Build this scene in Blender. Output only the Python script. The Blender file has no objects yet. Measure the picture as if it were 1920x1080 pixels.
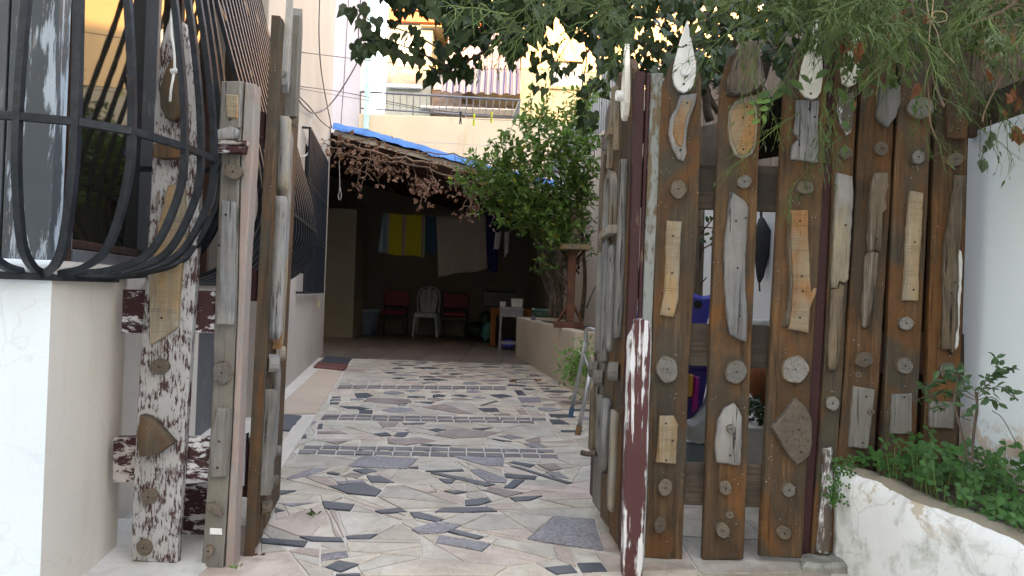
import bpy, math, random
from mathutils import Vector, Matrix, noise as mnoise
random.seed(7)
R = math.radians
# ---------------------------------------------------------------- camera, sky, sun, exposure
scene = bpy.context.scene
col = scene.collection
F = 1400.0
CAM = Vector((0, 0, 0.85))
pitch = math.atan(12 / F); roll = R(2.0)
fwd = Vector((0, math.cos(pitch), math.sin(pitch)))
up0 = Vector((0, -math.sin(pitch), math.cos(pitch)))
rx = Vector((1, 0, 0))
rgt = rx * math.cos(roll) + up0 * math.sin(roll)
upv = -rx * math.sin(roll) + up0 * math.cos(roll)
cd = bpy.data.cameras.new('camera'); cam = bpy.data.objects.new('camera', cd); col.objects.link(cam)
cd.sensor_width = 36; cd.lens = F * 36 / 1920; cd.clip_start = 0.05; cd.clip_end = 2000
m = Matrix((rgt, upv, -fwd)).transposed().to_4x4(); m.translation = CAM
cam.matrix_world = m
scene.camera = cam
SUN_EL = 14.0; SUN_AZ = 160.0      # azimuth clockwise from +Y: low evening sun behind the viewer
w = bpy.data.worlds.new('World'); scene.world = w; w.use_nodes = True
nt = w.node_tree; bg = nt.nodes['Background']
sky = nt.nodes.new('ShaderNodeTexSky'); sky.sky_type = 'NISHITA'; sky.sun_disc = False
sky.sun_elevation = R(SUN_EL); sky.sun_rotation = R(SUN_AZ)
sky.air_density = 1.0; sky.dust_density = 1.2; sky.ozone_density = 1.0
nt.links.new(sky.outputs[0], bg.inputs[0]); bg.inputs[1].default_value = 0.15
sd = bpy.data.lights.new('sun', 'SUN'); sd.energy = 2.0; sd.angle = R(0.5); sd.color = (1, .66, .34)
sun = bpy.data.objects.new('sun', sd); col.objects.link(sun)
tosun = Vector((math.sin(R(SUN_AZ)) * math.cos(R(SUN_EL)), math.cos(R(SUN_AZ)) * math.cos(R(SUN_EL)), math.sin(R(SUN_EL))))
sun.rotation_euler = tosun.to_track_quat('Z', 'Y').to_euler(); sun.location = (10, -20, 30)
vs = scene.view_settings
scene.display_settings.display_device = 'sRGB'
vs.view_transform = 'Standard'; vs.look = 'None'; vs.gamma = 1; vs.use_curve_mapping = False
vs.exposure = 3.9
vs.use_white_balance = True; vs.white_balance_temperature = 9700; vs.white_balance_tint = 19

# ---------------------------------------------------------------- pixel -> world helpers
def ray(px, py): return fwd * F + rgt * (px - 960) - upv * (py - 540)
def at(px, py, Y):
    d = ray(px, py); return CAM + d * (Y / d.y)
def gnd(px, py, z=0.0):
    d = ray(px, py); return CAM + d * ((z - CAM.z) / d.z)
def wallx(Y): return -1.22 - .16 * (Y - 2.36)          # house wall line
WN = Vector((1, .16, 0)).normalized()                   # its normal, into the yard
WU = Vector((-.16, 1, 0)).normalized()
def sidex(Y): return 1.56 - .1 * (Y - 2.6)              # right boundary wall line

# ---------------------------------------------------------------- scene helpers
WL = {}
def tag(o, label=None, cat=None, group=None, kind=None):
    if label: o['label'] = label
    if cat: o['category'] = cat
    if group: o['group'] = group
    if kind: o['kind'] = kind
    return o
def link(o, loc, parent=None):
    col.objects.link(o); loc = Vector(loc); WL[o.name] = loc
    if parent is not None:
        o.parent = parent; o.location = loc - WL[parent.name]
    else: o.location = loc
    return o
def empty(name, loc, label=None, cat=None, group=None, kind=None):
    o = bpy.data.objects.new(name, None); link(o, loc); o.empty_display_size = .1
    return tag(o, label, cat, group, kind)
class MB:
    def __init__(s): s.v = []; s.f = []; s.mi = []
    def add(s, vs_, fs, mi=0):
        n = len(s.v); s.v += [tuple(p) for p in vs_]; s.f += [tuple(i + n for i in f) for f in fs]; s.mi += [mi] * len(fs); return s
    def box(s, c, d, mi=0, rz=0, rm=None):
        c = Vector(c); hx, hy, hz = d[0] / 2, d[1] / 2, d[2] / 2
        vs_ = [Vector((x, y, z)) for x in (-hx, hx) for y in (-hy, hy) for z in (-hz, hz)]
        M = rm if rm is not None else Matrix.Rotation(rz, 3, 'Z')
        vs_ = [M @ p + c for p in vs_]
        return s.add(vs_, [(0, 1, 3, 2), (4, 6, 7, 5), (0, 4, 5, 1), (2, 3, 7, 6), (0, 2, 6, 4), (1, 5, 7, 3)], mi)
    def tube(s, pts, r, n=6, mi=0, cap=True, square=False):
        pts = [Vector(p) for p in pts]; k = len(pts); rs = r if isinstance(r, (list, tuple)) else [r] * k
        vs_ = []; fs = []; prev = None
        for i, p in enumerate(pts):
            t = (pts[min(i + 1, k - 1)] - pts[max(i - 1, 0)])
            if t.length < 1e-9: t = Vector((0, 0, 1))
            t.normalize()
            if prev is None:
                a = t.cross(Vector((0, 0, 1)) if abs(t.z) < .95 else Vector((0, 1, 0))); a.normalize()
            else:
                a = prev - t * prev.dot(t); a.normalize()
            prev = a; b = t.cross(a)
            for j in range(n):
                an = 2 * math.pi * (j + (.5 if square else 0)) / n
                vs_.append(p + (a * math.cos(an) + b * math.sin(an)) * rs[i])
        for i in range(k - 1):
            for j in range(n):
                fs.append((i * n + j, i * n + (j + 1) % n, (i + 1) * n + (j + 1) % n, (i + 1) * n + j))
        if cap: fs.append(tuple(range(n - 1, -1, -1))); fs.append(tuple((k - 1) * n + j for j in range(n)))
        return s.add(vs_, fs, mi)
    def build(s, name, mats, parent=None, loc=None, smooth=False, bevel=0):
        if not s.v: return None
        if loc is None:
            n = len(s.v); lo = [min(p[i] for p in s.v) for i in range(3)]; hi = [max(p[i] for p in s.v) for i in range(3)]
            loc = Vector([(a + b) / 2 for a, b in zip(lo, hi)])
            if parent is None: loc.z = lo[2]
        loc = Vector(loc)
        me = bpy.data.meshes.new(name); me.from_pydata([tuple(Vector(p) - loc) for p in s.v], [], s.f)
        for mt in (mats if isinstance(mats, (list, tuple)) else [mats]): me.materials.append(mt)
        if any(s.mi): me.polygons.foreach_set('material_index', s.mi)
        if smooth: me.polygons.foreach_set('use_smooth', [True] * len(me.polygons))
        me.update()
        o = bpy.data.objects.new(name, me); link(o, loc, parent)
        if bevel:
            b = o.modifiers.new('bevel', 'BEVEL'); b.width = bevel; b.segments = 2; b.limit_method = 'ANGLE'; b.angle_limit = R(40)
        return o
def struct(name, mb, mats, **k):
    o = mb.build(name, mats, **k); o['kind'] = 'structure'; return o

def area2(p): return sum(p[i][0] * p[(i + 1) % len(p)][1] - p[(i + 1) % len(p)][0] * p[i][1] for i in range(len(p))) / 2
def ccw(p): return p if area2(p) > 0 else p[::-1]
def inset(p, d):
    n = len(p); out = []
    for i in range(n):
        a = Vector(p[i - 1]); b = Vector(p[i]); c = Vector(p[(i + 1) % n])
        e1 = (b - a).normalized(); e2 = (c - b).normalized()
        n1 = Vector((-e1.y, e1.x)); n2 = Vector((-e2.y, e2.x)); m_ = n1 + n2
        if m_.length < .3: m_ = n1 * 1.0
        else:
            m_ = m_ / max(.45, m_.dot(n1))
        out.append(tuple(b + m_ * d))
    return out
def rough(p, step, amp, seed=0):
    rnd = random.Random(seed); out = []
    for i in range(len(p)):
        a = Vector(p[i]); b = Vector(p[(i + 1) % len(p)]); L = (b - a).length; k = max(1, int(L / step))
        e = (b - a) / max(L, 1e-6); nn = Vector((-e.y, e.x))
        for j in range(k):
            q = a + (b - a) * (j / k)
            if amp: q = q + nn * rnd.uniform(-amp, amp)
            out.append(tuple(q))
    return out
class Frame:
    def __init__(s, o, u, v, n):
        s.o = Vector(o); s.u = Vector(u).normalized(); s.v = Vector(v).normalized(); s.n = Vector(n).normalized()
    def px(s, x, y):
        d = ray(x, y); pn = s.u.cross(s.v); t = (s.o - CAM).dot(pn) / d.dot(pn); P = CAM + d * t - s.o
        det = s.u.dot(s.v); pu = P.dot(s.u); pv = P.dot(s.v); den = 1 - det * det
        return ((pu - det * pv) / den, (pv - det * pu) / den)
    def w(s, a, b, h=0): return s.o + s.u * a + s.v * b + s.n * h
def prism(fr, poly, h0, h1, ch=.003, dome=0, mb=None, warp=0):
    """solid with outline poly in frame fr from height h0 to h1 along the normal, edges eased"""
    mb = mb or MB(); p = ccw(poly); n = len(p); rings = [(0, h0), (0, h1 - ch)]
    if dome: rings += [(dome * .35, h1 - ch * .2 + (0)), (dome, h1 + dome * .35)]
    else: rings += [(ch, h1)]
    vs_ = []
    for ins, h in rings:
        q = inset(p, ins) if ins else p
        for k, (a, b) in enumerate(q):
            hh = h + (warp * mnoise.noise(Vector((a * 9, b * 6, h0 * 31))) if warp and h > h0 else 0)
            vs_.append(fr.w(a, b, hh))
    fs = []
    for r_ in range(len(rings) - 1):
        for k in range(n):
            fs.append((r_ * n + k, r_ * n + (k + 1) % n, (r_ + 1) * n + (k + 1) % n, (r_ + 1) * n + k))
    fs.append(tuple((len(rings) - 1) * n + k for k in range(n))); fs.append(tuple(range(n - 1, -1, -1)))
    if fr.u.cross(fr.v).dot(fr.n) < 0: fs = [f[::-1] for f in fs]
    return mb.add(vs_, fs)

# ---------------------------------------------------------------- materials
class NT:
    def __init__(s, name):
        s.m = bpy.data.materials.new(name); s.m.use_nodes = True; s.t = s.m.node_tree; s.b = s.t.nodes['Principled BSDF']
        s.tc = s.t.nodes.new('ShaderNodeTexCoord'); s.oi = s.t.nodes.new('ShaderNodeObjectInfo')
        s.obj = s.tc.outputs['Object']; s.rnd = s.oi.outputs['Random']
    def put(s, sock, v):
        if isinstance(v, (int, float)): sock.default_value = v
        elif isinstance(v, (tuple, list)): sock.default_value = tuple(v) + ((1,) if len(v) == 3 and sock.type == 'RGBA' else ())
        else: s.t.links.new(v, sock)
    def map(s, vec=None, scale=(1, 1, 1), loc=None, rot=None):
        n = s.t.nodes.new('ShaderNodeMapping'); s.put(n.inputs[0], vec or s.obj); n.inputs['Scale'].default_value = scale
        if loc is not None: s.put(n.inputs['Location'], loc)
        if rot is not None: n.inputs['Rotation'].default_value = rot
        return n.outputs[0]
    def off(s, vec=None, k=37.0):
        n = s.t.nodes.new('ShaderNodeVectorMath'); n.operation = 'ADD'; s.put(n.inputs[0], vec or s.obj)
        c = s.t.nodes.new('ShaderNodeCombineXYZ'); q = s.math('MULTIPLY', s.rnd, k)
        for i in range(3): s.t.links.new(q, c.inputs[i])
        s.t.links.new(c.outputs[0], n.inputs[1]); return n.outputs[0]
    def noise(s, vec, scale=5, detail=4, rough=.55, dist=0):
        n = s.t.nodes.new('ShaderNodeTexNoise'); s.put(n.inputs['Vector'], vec); n.inputs['Scale'].default_value = scale
        n.inputs['Detail'].default_value = detail; n.inputs['Roughness'].default_value = rough; n.inputs['Distortion'].default_value = dist
        return n.outputs[0]
    def vor(s, vec, scale=5, feat='F1', out=0):
        n = s.t.nodes.new('ShaderNodeTexVoronoi'); s.put(n.inputs['Vector'], vec); n.inputs['Scale'].default_value = scale; n.feature = feat
        return n.outputs[out]
    def wave(s, vec, scale=5, dist=2, kind='BANDS', direc='X', detail=2):
        n = s.t.nodes.new('ShaderNodeTexWave'); s.put(n.inputs['Vector'], vec); n.wave_type = kind
        if kind == 'BANDS': n.bands_direction = direc
        else: n.rings_direction = direc
        n.inputs['Scale'].default_value = scale; n.inputs['Distortion'].default_value = dist; n.inputs['Detail'].default_value = detail
        return n.outputs['Fac']
    def ramp(s, fac, stops, interp='LINEAR'):
        n = s.t.nodes.new('ShaderNodeValToRGB'); s.put(n.inputs[0], fac); cr = n.color_ramp; cr.interpolation = interp
        while len(cr.elements) < len(stops): cr.elements.new(.5)
        for e, (p, c) in zip(cr.elements, stops):
            e.position = p; e.color = (c, c, c, 1) if isinstance(c, (int, float)) else tuple(c) + (1,)
        return n.outputs[0]
    def mix(s, fac, a, b, mode='MIX'):
        n = s.t.nodes.new('ShaderNodeMix'); n.data_type = 'RGBA'; n.blend_type = mode
        s.put(n.inputs[0], fac); s.put(n.inputs[6], a); s.put(n.inputs[7], b); return n.outputs[2]
    def math(s, op, a, b=0.0, c=None):
        n = s.t.nodes.new('ShaderNodeMath'); n.operation = op; s.put(n.inputs[0], a); s.put(n.inputs[1], b)
        if c is not None: s.put(n.inputs[2], c)
        return n.outputs[0]
    def sep(s, vec, i):
        n = s.t.nodes.new('ShaderNodeSeparateXYZ'); s.put(n.inputs[0], vec); return n.outputs[i]
    def hsv(s, c, h=.5, sa=1, v=1):
        n = s.t.nodes.new('ShaderNodeHueSaturation'); s.put(n.inputs['Hue'], h); s.put(n.inputs['Saturation'], sa); s.put(n.inputs['Value'], v); s.put(n.inputs['Color'], c); return n.outputs[0]
    def bump(s, h, strength=.3, dist=.01):
        n = s.t.nodes.new('ShaderNodeBump'); s.put(n.inputs['Height'], h); n.inputs['Strength'].default_value = strength; n.inputs['Distance'].default_value = dist
        s.t.links.new(n.outputs[0], s.b.inputs['Normal'])
    def fin(s, c, rough=.7, spec=None, metal=0):
        s.put(s.b.inputs['Base Color'], c); s.put(s.b.inputs['Roughness'], rough)
        if spec is not None: s.put(s.b.inputs['Specular IOR Level'], spec)
        s.put(s.b.inputs['Metallic'], metal); return s.m
M = {}
def simple(name, c, rough=.7, metal=0, var=.15, bump=0.0, scale=8, spec=None):
    n = NT(name); v = n.off(); q = n.noise(v, scale, 5)
    cc = n.mix(n.ramp(q, [(.35, 0), (.65, 1)]), tuple(x * (1 - var) for x in c), tuple(min(1, x * (1 + var)) for x in c))
    if bump: n.bump(n.noise(v, scale * 6, 4), bump, .004)
    M[name] = n.fin(cc, rough, spec, metal); return M[name]
def wood(name, stops, axis='z', crack=.5, saw=0, speck=0, gray=None, rough=.75, bump=.5, rust=None, bd=.004):
    """stops: colours along the grain noise; gray: weathered colour in large patches"""
    n = NT(name); v = n.off()
    sc = {'z': (1, 1, .045), 'x': (.045, 1, 1)}[axis]
    g = n.map(v, sc); fine = n.noise(g, 160, 6, .65, .4); band = n.noise(g, 38, 4, .6, 1.2)
    mixf = n.math('ADD', n.math('MULTIPLY', fine, .5), n.math('MULTIPLY', band, .5))
    c = n.ramp(mixf, [(.3 + .4 * i / (len(stops) - 1), s_) for i, s_ in enumerate(stops)])
    big = n.noise(n.map(v, {'z': (1, 1, .35), 'x': (.35, 1, 1)}[axis]), 9, 5, .6, .5)
    if gray: c = n.mix(n.ramp(big, [(.42, 0), (.6, 1)]), c, gray)
    if rust: c = n.mix(n.ramp(n.noise(n.map(v, (1, 1, .5), loc=(3, 5, 1)), 5.5, 6, .62, 1.0), [(.48, 0), (.62, .8)]), c, n.mix(fine, tuple(x * .6 for x in rust), rust))
    c = n.mix(n.ramp(n.noise(v, 5, 5, .65), [(.25, .55), (.7, 0)]), c, tuple(x * .4 for x in stops[0]))
    ck = n.ramp(n.noise(g, 70, 5, .7, .2), [(.33, 1), (.40, 0)])
    c = n.mix(n.math('MULTIPLY', ck, crack), c, (.012, .010, .009))
    h = n.math('SUBTRACT', mixf, n.math('MULTIPLY', ck, .8))
    if saw:
        sw = n.math('MULTIPLY', n.wave(n.map(v, (1, 1, 1), rot=(0, .06, 0)), 46, 3.0, 'BANDS', 'Z', 4), n.ramp(n.noise(v, 14, 4, .6), [(.35, .3), (.6, 1)]))
        sw = n.math('ADD', sw, n.ramp(n.noise(n.map(v, (.08, 1, 1)), 60, 4), [(.4, 0), (.6, .6)]))
        c = n.mix(n.math('MULTIPLY', n.ramp(sw, [(.0, 1), (.35, 0)]), saw), c, tuple(x * .35 for x in stops[0])); h = n.math('ADD', h, n.math('MULTIPLY', sw, .3))
    if speck:
        sp = n.vor(n.mix(.12, v, n.noise(v, 60, 3), 'ADD'), 62, 'F1'); spn = n.noise(v, 17, 3)
        msk = n.math('MULTIPLY', n.ramp(sp, [(.09, 1), (.12, 0)]), n.ramp(spn, [(.57, 0), (.6, 1)]))
        c = n.mix(n.math('MULTIPLY', msk, speck), c, (.75, .75, .75))
    c = n.hsv(c, 0.5, 1, n.math('ADD', n.math('MULTIPLY', n.rnd, .35), .82))
    n.bump(h, bump, bd); M[name] = n.fin(c, rough, .3); return M[name]
# stained fence boards: brown / rust orange / olive grey
wood('stained_wood', [(.022, .014, .009), (.10, .062, .036), (.28, .165, .09)], speck=.9, gray=(.075, .062, .046), bump=.7, rust=(.21,.085,.028))
wood('stained_wood_rust', [(.024, .014, .009), (.115, .062, .03), (.30, .15, .07)], speck=.9, gray=(.085, .06, .04), bump=.7, rust=(.27,.105,.03))
wood('grey_stained_wood', [(.05, .04, .03), (.13, .105, .075), (.2, .16, .11)], speck=.3, gray=(.17, .09, .045))
wood('rail_wood', [(.03, .022, .016), (.10, .075, .055), (.17, .13, .095)], axis='x', gray=(.06, .045, .036))
wood('driftwood', [(.07, .068, .07), (.26, .26, .265), (.48, .48, .49)], crack=.9, gray=(.32, .30, .28), bump=.9)
wood('driftwood_tan', [(.12, .10, .08), (.34, .28, .20), (.5, .43, .33)], crack=.8, gray=(.36, .36, .36), bump=.6)
wood('orange_wood', [(.20, .085, .035), (.40, .19, .075), (.52, .29, .13)], crack=.5, saw=.5, gray=(.34, .28, .20))
wood('sawn_pale', [(.16, .13, .10), (.33, .28, .21), (.45, .40, .32)], crack=.5, saw=.45, gray=(.38, .24, .12))
wood('barkwood', [(.02, .014, .010), (.17, .13, .10), (.52, .47, .42)], crack=1, gray=(.24, .17, .11), bump=1.0, bd=.012)
wood('grey_plank', [(.09, .085, .08), (.2, .19, .18), (.33, .32, .31)], crack=.8, gray=(.22, .2, .17))
wood('pink_plank', [(.2, .13, .10), (.36, .27, .23), (.46, .38, .34)], crack=.5, gray=(.42, .36, .34))
wood('table_wood', [(.10, .03, .012), (.28, .09, .03), (.38, .14, .05)], crack=.2)
wood('dark_wood', [(.015, .008, .006), (.05, .02, .013), (.08, .035, .02)], crack=.4)
wood('screen_wood', [(.10, .075, .06), (.26, .20, .16), (.38, .31, .26)], crack=.5, gray=(.3, .25, .22))
def slice_mat(name, c0, c1, dark):
    n = NT(name); v = n.off(); rg = n.wave(n.map(n.obj, (1, 0.0001, 1)), 75, 3.5, 'RINGS', 'SPHERICAL', 3)
    c = n.mix(rg, c0, c1); big = n.noise(v, 28, 5); c = n.mix(n.ramp(big, [(.4, 0), (.7, .8)]), c, dark)
    d = n.t.nodes.new('ShaderNodeVectorMath'); d.operation = 'LENGTH'; n.t.links.new(n.map(n.obj, (1, 0.0001, 1)), d.inputs[0])
    c = n.mix(n.ramp(d.outputs['Value'], [(.0015, .9), (.004, 0)]), c, (.03, .02, .015))
    ck = n.ramp(n.noise(n.map(v, (1, 1, 1)), 26, 3, .5, 2.5), [(.475, 0), (.495, 1), (.505, 1), (.525, 0)])
    c = n.mix(n.math('MULTIPLY', ck, .6), c, (.03, .025, .02))
    c = n.hsv(c, .5, 1, n.math('ADD', n.math('MULTIPLY', n.rnd, .5), .75))
    n.bump(n.math('SUBTRACT', rg, ck), .35, .003); M[name] = n.fin(c, .85, .2)
slice_mat('slice', (.11, .085, .065), (.22, .175, .135), (.11, .095, .085))
slice_mat('slice_grey', (.13, .12, .11), (.25, .24, .23), (.17, .15, .13))
def peel(name, paint, under, lo, hi, axis='z', rough=.5, second=None, sc=1.0, stretch=.18):
    n = NT(name); v = n.off(); g = n.map(v, {'z': (1, 1, stretch), 'x': (stretch, 1, 1)}[axis])
    a = n.noise(g, 55 * sc, 8, .72, .3); b = n.noise(v, 7 * sc, 4, .6)
    f = n.math('ADD', n.math('MULTIPLY', a, .62), n.math('MULTIPLY', b, .38)); msk = n.ramp(f, [(lo, 0), (hi, 1)])
    fine = n.noise(n.map(v, (1, 1, .06) if axis == 'z' else (.06, 1, 1)), 150, 5, .6)
    un = n.mix(fine, tuple(x * .75 for x in under), under); c = n.mix(msk, n.mix(n.noise(v, 14, 4), tuple(x * .7 for x in paint), paint), un)
    if second: c = n.mix(n.ramp(n.noise(g, 33, 6, .7), [(.62, 0), (.64, 1)]), c, second)
    h = n.math('SUBTRACT', n.math('MULTIPLY', fine, .2), msk); n.bump(h, .5, .003)
    M[name] = n.fin(c, n.mix(msk, (rough,) * 3, (.8,) * 3), .35)
MAROON = (.060, .017, .020); WHT = (.72, .72, .74)
peel('maroon', MAROON, (.16, .10, .08), .60, .62)
peel('maroon_rail', MAROON, WHT, .53, .55, axis='x', stretch=.3)
peel('peeled_board', (.47, .46, .46), (.075, .032, .030), .495, .54, second=(.24, .20, .18), sc=2.3, stretch=.22)
peel('peeled_post', (.10, .032, .032), WHT, .515, .525, stretch=.035, sc=.6)
peel('peeled_white_rail', (.55, .5, .47), MAROON, .5, .53, axis='x', stretch=.5)
peel('grey_paint_strip', (.27, .29, .28), (.17, .12, .07), .52, .56, stretch=.25)
peel('white_bark', WHT, (.13, .10, .08), .45, .5, stretch=.3)
peel('pink_post', (.40, .30, .27), (.32, .30, .28), .5, .56)
peel('cream_paint', (.88, .84, .74), (.5, .36, .2), .62, .70, stretch=.4, rough=.35)
peel('white_paint', (.86, .86, .84), (.62, .5, .38), .66, .72, stretch=.4, rough=.3)
peel('grey_frame', (.10, .11, .125), (.21, .22, .24), .55, .62, stretch=.1)
peel('bay_peel', (.075, .09, .105), (.42, .50, .58), .51, .535, stretch=.12, sc=.38, second=(.22, .2, .2))
def plaster(name, c, stain=(.45, .33, .2), sa=.25, bump=.25, crack=.0, dirt=.0, patch=None):
    n = NT(name); v = n.obj; big = n.noise(v, 1.8, 6, .6); st = n.noise(n.map(v, (1, 1, .12)), 7, 5, .6)
    cc = n.mix(n.ramp(big, [(.3, 0), (.7, 1)]), tuple(x * .88 for x in c), c)
    cc = n.mix(n.math('MULTIPLY', n.ramp(st, [(.55, 0), (.75, 1)]), sa), cc, stain)
    if patch:
        pm = n.math('MULTIPLY', n.ramp(n.noise(v, 4.5, 8, .68, .3), [(.57, 0), (.6, 1)]), n.ramp(n.noise(v, 1.6, 2), [(.42, 0), (.55, 1)])); cc = n.mix(pm, cc, patch)
    if dirt:
        dn = n.noise(v, 9, 8, .7, .5); cc = n.mix(n.math('MULTIPLY', n.ramp(dn, [(.5, 0), (.72, 1)]), dirt), cc, (.16, .17, .13))
    if crack:
        ck = n.ramp(n.vor(n.mix(.35, v, n.noise(v, 3, 5), 'ADD'), 2.4, 'DISTANCE_TO_EDGE'), [(.0, 1), (.006, 0)])
        cc = n.mix(n.math('MULTIPLY', ck, crack), cc, (.25, .2, .17))
    fn = n.noise(v, 60, 6, .6); n.bump(n.math('ADD', fn, n.math('MULTIPLY', big, 2)), bump, .006)
    M[name] = n.fin(cc, .85, .25)
plaster('white_plaster', (.70, .78, .84), sa=.10, crack=.12)
plaster('cream_plaster', (.64, .59, .53), sa=.3, crack=.15)
plaster('pink_plaster', (.46, .405, .365), sa=.15)
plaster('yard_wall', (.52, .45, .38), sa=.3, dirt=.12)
plaster('white_boundary', (.60, .64, .68), sa=.12, dirt=.1, patch=None)
plaster('planter_plaster', (.74, .75, .76), sa=.3, dirt=.7, crack=.3, patch=(.46, .38, .30), bump=.5)
plaster('planter_cream', (.50, .42, .34), sa=.3, dirt=.1)
plaster('cap_plaster', (.26, .22, .17), sa=.4, dirt=1.0, bump=.7)
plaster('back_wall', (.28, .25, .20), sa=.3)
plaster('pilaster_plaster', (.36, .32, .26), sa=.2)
plaster('parapet', (.50, .42, .31), stain=(.42, .25, .1), sa=.6)
plaster('lavender_wall', (.44, .43, .48), sa=.03)
plaster('sun_wall', (.50, .37, .22), sa=.1)
plaster('grey_green', (.17, .20, .20), sa=.1)
plaster('street_facade', (.55, .50, .44), sa=.2)
plaster('cement', (.62, .60, .56), sa=.15, dirt=.35, bump=.6)
plaster('street', (.40, .38, .36), sa=.2, dirt=.4, bump=.6)
plaster('grout', (.62, .56, .50), sa=.2, dirt=.2, bump=.5)
plaster('salmon_apron', (.50, .39, .31), sa=.2, dirt=.12)
def stone(name, stops, sc=6, speck=0, rough=.55):
    n = NT(name); v = n.off(); q = n.noise(v, sc, 7, .65, .6)
    c = n.ramp(q, [(.36 + .28 * i / (len(stops) - 1), s_) for i, s_ in enumerate(stops)])
    c = n.mix(n.ramp(n.noise(n.map(v, (1, .5, 1)), 17, 7, .7, 1.5), [(.52, 0), (.68, .45)]), c, tuple(x * .62 for x in stops[0]))
    c = n.mix(n.ramp(n.noise(v, 9, 6, .6, 2.5), [(.485, 0), (.5, .5), (.515, 0)]), c, tuple(min(1, x * 1.25) for x in stops[-1]))
    if speck: c = n.mix(n.math('MULTIPLY', n.ramp(n.noise(v, 70, 4, .75), [(.45, 0), (.6, 1)]), speck), c, tuple(min(1, x * 1.9) for x in stops[-1]))
    c = n.mix(n.ramp(n.noise(v, 3, 4), [(.35, .3), (.6, 0)]), c, tuple(x * .6 for x in stops[0]))
    c = n.hsv(c, .5, 1, n.math('ADD', n.math('MULTIPLY', n.rnd, .22), .87))
    n.bump(n.noise(v, 30, 6, .65), .25, .004); M[name] = n.fin(c, n.math('ADD', n.math('MULTIPLY', q, .4), rough - .2), .4)
stone('stone_cream', [(.40, .33, .26), (.51, .44, .36), (.58, .52, .44)])
stone('stone_grey', [(.36, .31, .26), (.46, .41, .35), (.54, .49, .43)])
stone('stone_pink', [(.40, .30, .25), (.50, .40, .34), (.57, .47, .41)])
stone('stone_speckled', [(.12, .11, .12), (.18, .165, .18), (.25, .235, .25)], 14, .5)
stone('stone_slate', [(.035, .042, .055), (.06, .068, .082), (.09, .098, .112)], 9, .15, .45)
stone('stone_brown', [(.16, .115, .10), (.24, .18, .16), (.31, .245, .22)], 8, .2)
stone('tile_row', [(.09, .08, .088), (.14, .125, .13), (.19, .17, .172)], 12, .2)
stone('tile_red', [(.10, .04, .035), (.17, .065, .055), (.23, .095, .08)], 12)
stone('field_stone', [(.18, .18, .16), (.30, .30, .27), (.40, .39, .36)], 9)
n = NT('carport_tile'); v = n.off(); g = n.map(v, (.12, 1, 1))
c = n.ramp(n.noise(g, 22, 5, .6, 1), [(.3, (.07, .055, .048)), (.5, (.18, .14, .12)), (.7, (.31, .25, .21))]); n.bump(n.noise(g, 40, 3), .1, .002)
M['carport_tile'] = n.fin(n.hsv(c, .5, 1, n.math('ADD', n.math('MULTIPLY', n.rnd, .25), .85)), .4, .4)
n = NT('bar_metal'); v = n.off(); q = n.noise(v, 30, 5, .7); c = n.mix(n.ramp(q, [(.4, 0), (.65, 1)]), (.005, .008, .012), (.018, .025, .034))
c = n.mix(n.ramp(n.noise(v, 9, 7, .75), [(.66, 0), (.68, .8)]), c, (.08, .04, .025)); n.bump(q, .25, .002); M['bar_metal'] = n.fin(c, .5, .32)
simple('rail_metal', (.10, .11, .13), .45, .2); simple('galv', (.45, .47, .50), .35, .8, .1)
simple('teal_pole', (.30, .50, .50), .5); simple('dark_rubber', (.015, .015, .018), .5)
simple('rubber_blue', (.05, .16, .30), .6); simple('rubber_brown', (.22, .12, .06), .7)
simple('hinge_metal', (.03, .03, .035), .5, .6); simple('nail', (.025, .02, .018), .5, .5)
simple('tarp', (.02, .15, .44), .35, 0, .25, .6, 6); simple('fascia', (.42, .40, .36), .7)
simple('roof_under', (.06, .018, .012), .8); simple('beam_wood', (.05, .018, .012), .8)
simple('plastic_white', (.5, .54, .55), .35); simple('plastic_red', (.28, .014, .025), .4); simple('plastic_blue', (.05, .065, .42), .25)
simple('plastic_purple', (.035, .02, .2), .3); simple('plastic_yellow', (.65, .33, .04), .35); simple('plastic_magenta', (.45, .01, .25), .35)
simple('plastic_greyblue', (.22, .28, .33), .35); simple('chair_frame', (.03, .02, .018), .5, .2)
n = NT('bin_plastic'); wv = n.wave(n.map(n.obj, (1, 1, 1)), 18, 0, 'BANDS', 'Z'); n.bump(wv, .6, .006)
M['bin_plastic'] = n.fin(n.mix(n.ramp(n.noise(n.off(), 60, 3), [(.45, 0), (.6, 1)]), (.08, .13, .20), (.22, .30, .38)), .5)
simple('green_bag', (.01, .055, .02), .5, 0, .4); simple('teal_bag', (.03, .2, .19), .45, 0, .5, 0, 20)
simple('hose_green', (.012, .06, .045), .35); simple('hose_black', (.02, .025, .032), .4)
simple('twine', (.42, .32, .20), .9); simple('cord_white', (.7, .7, .68), .6); simple('wire', (.05, .04, .05), .6); simple('wire_grey', (.35, .34, .33), .6)
simple('soil', (.07, .05, .035), .95, 0, .4, 1, 20); simple('umbrella_cloth', (.008, .009, .012), .8)
simple('shutter', (.70, .72, .74), .6); simple('window_frame_white', (.75, .75, .74), .5); simple('roof_tile', (.42, .13, .06), .8, 0, .3)
simple('clad', (.24, .17, .14), .7, 0, .25, .3, 6); simple('pedestal_wood', (.10, .035, .018), .7, 0, .3); simple('peg_yellow', (.55, .6, .03), .5); simple('peg_black', (.01, .01, .01), .5)
simple('box_grey', (.4, .4, .4), .6); simple('table_metal', (.17, .18, .20), .45, .3); simple('outlet', (.55, .45, .25), .5)
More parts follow.
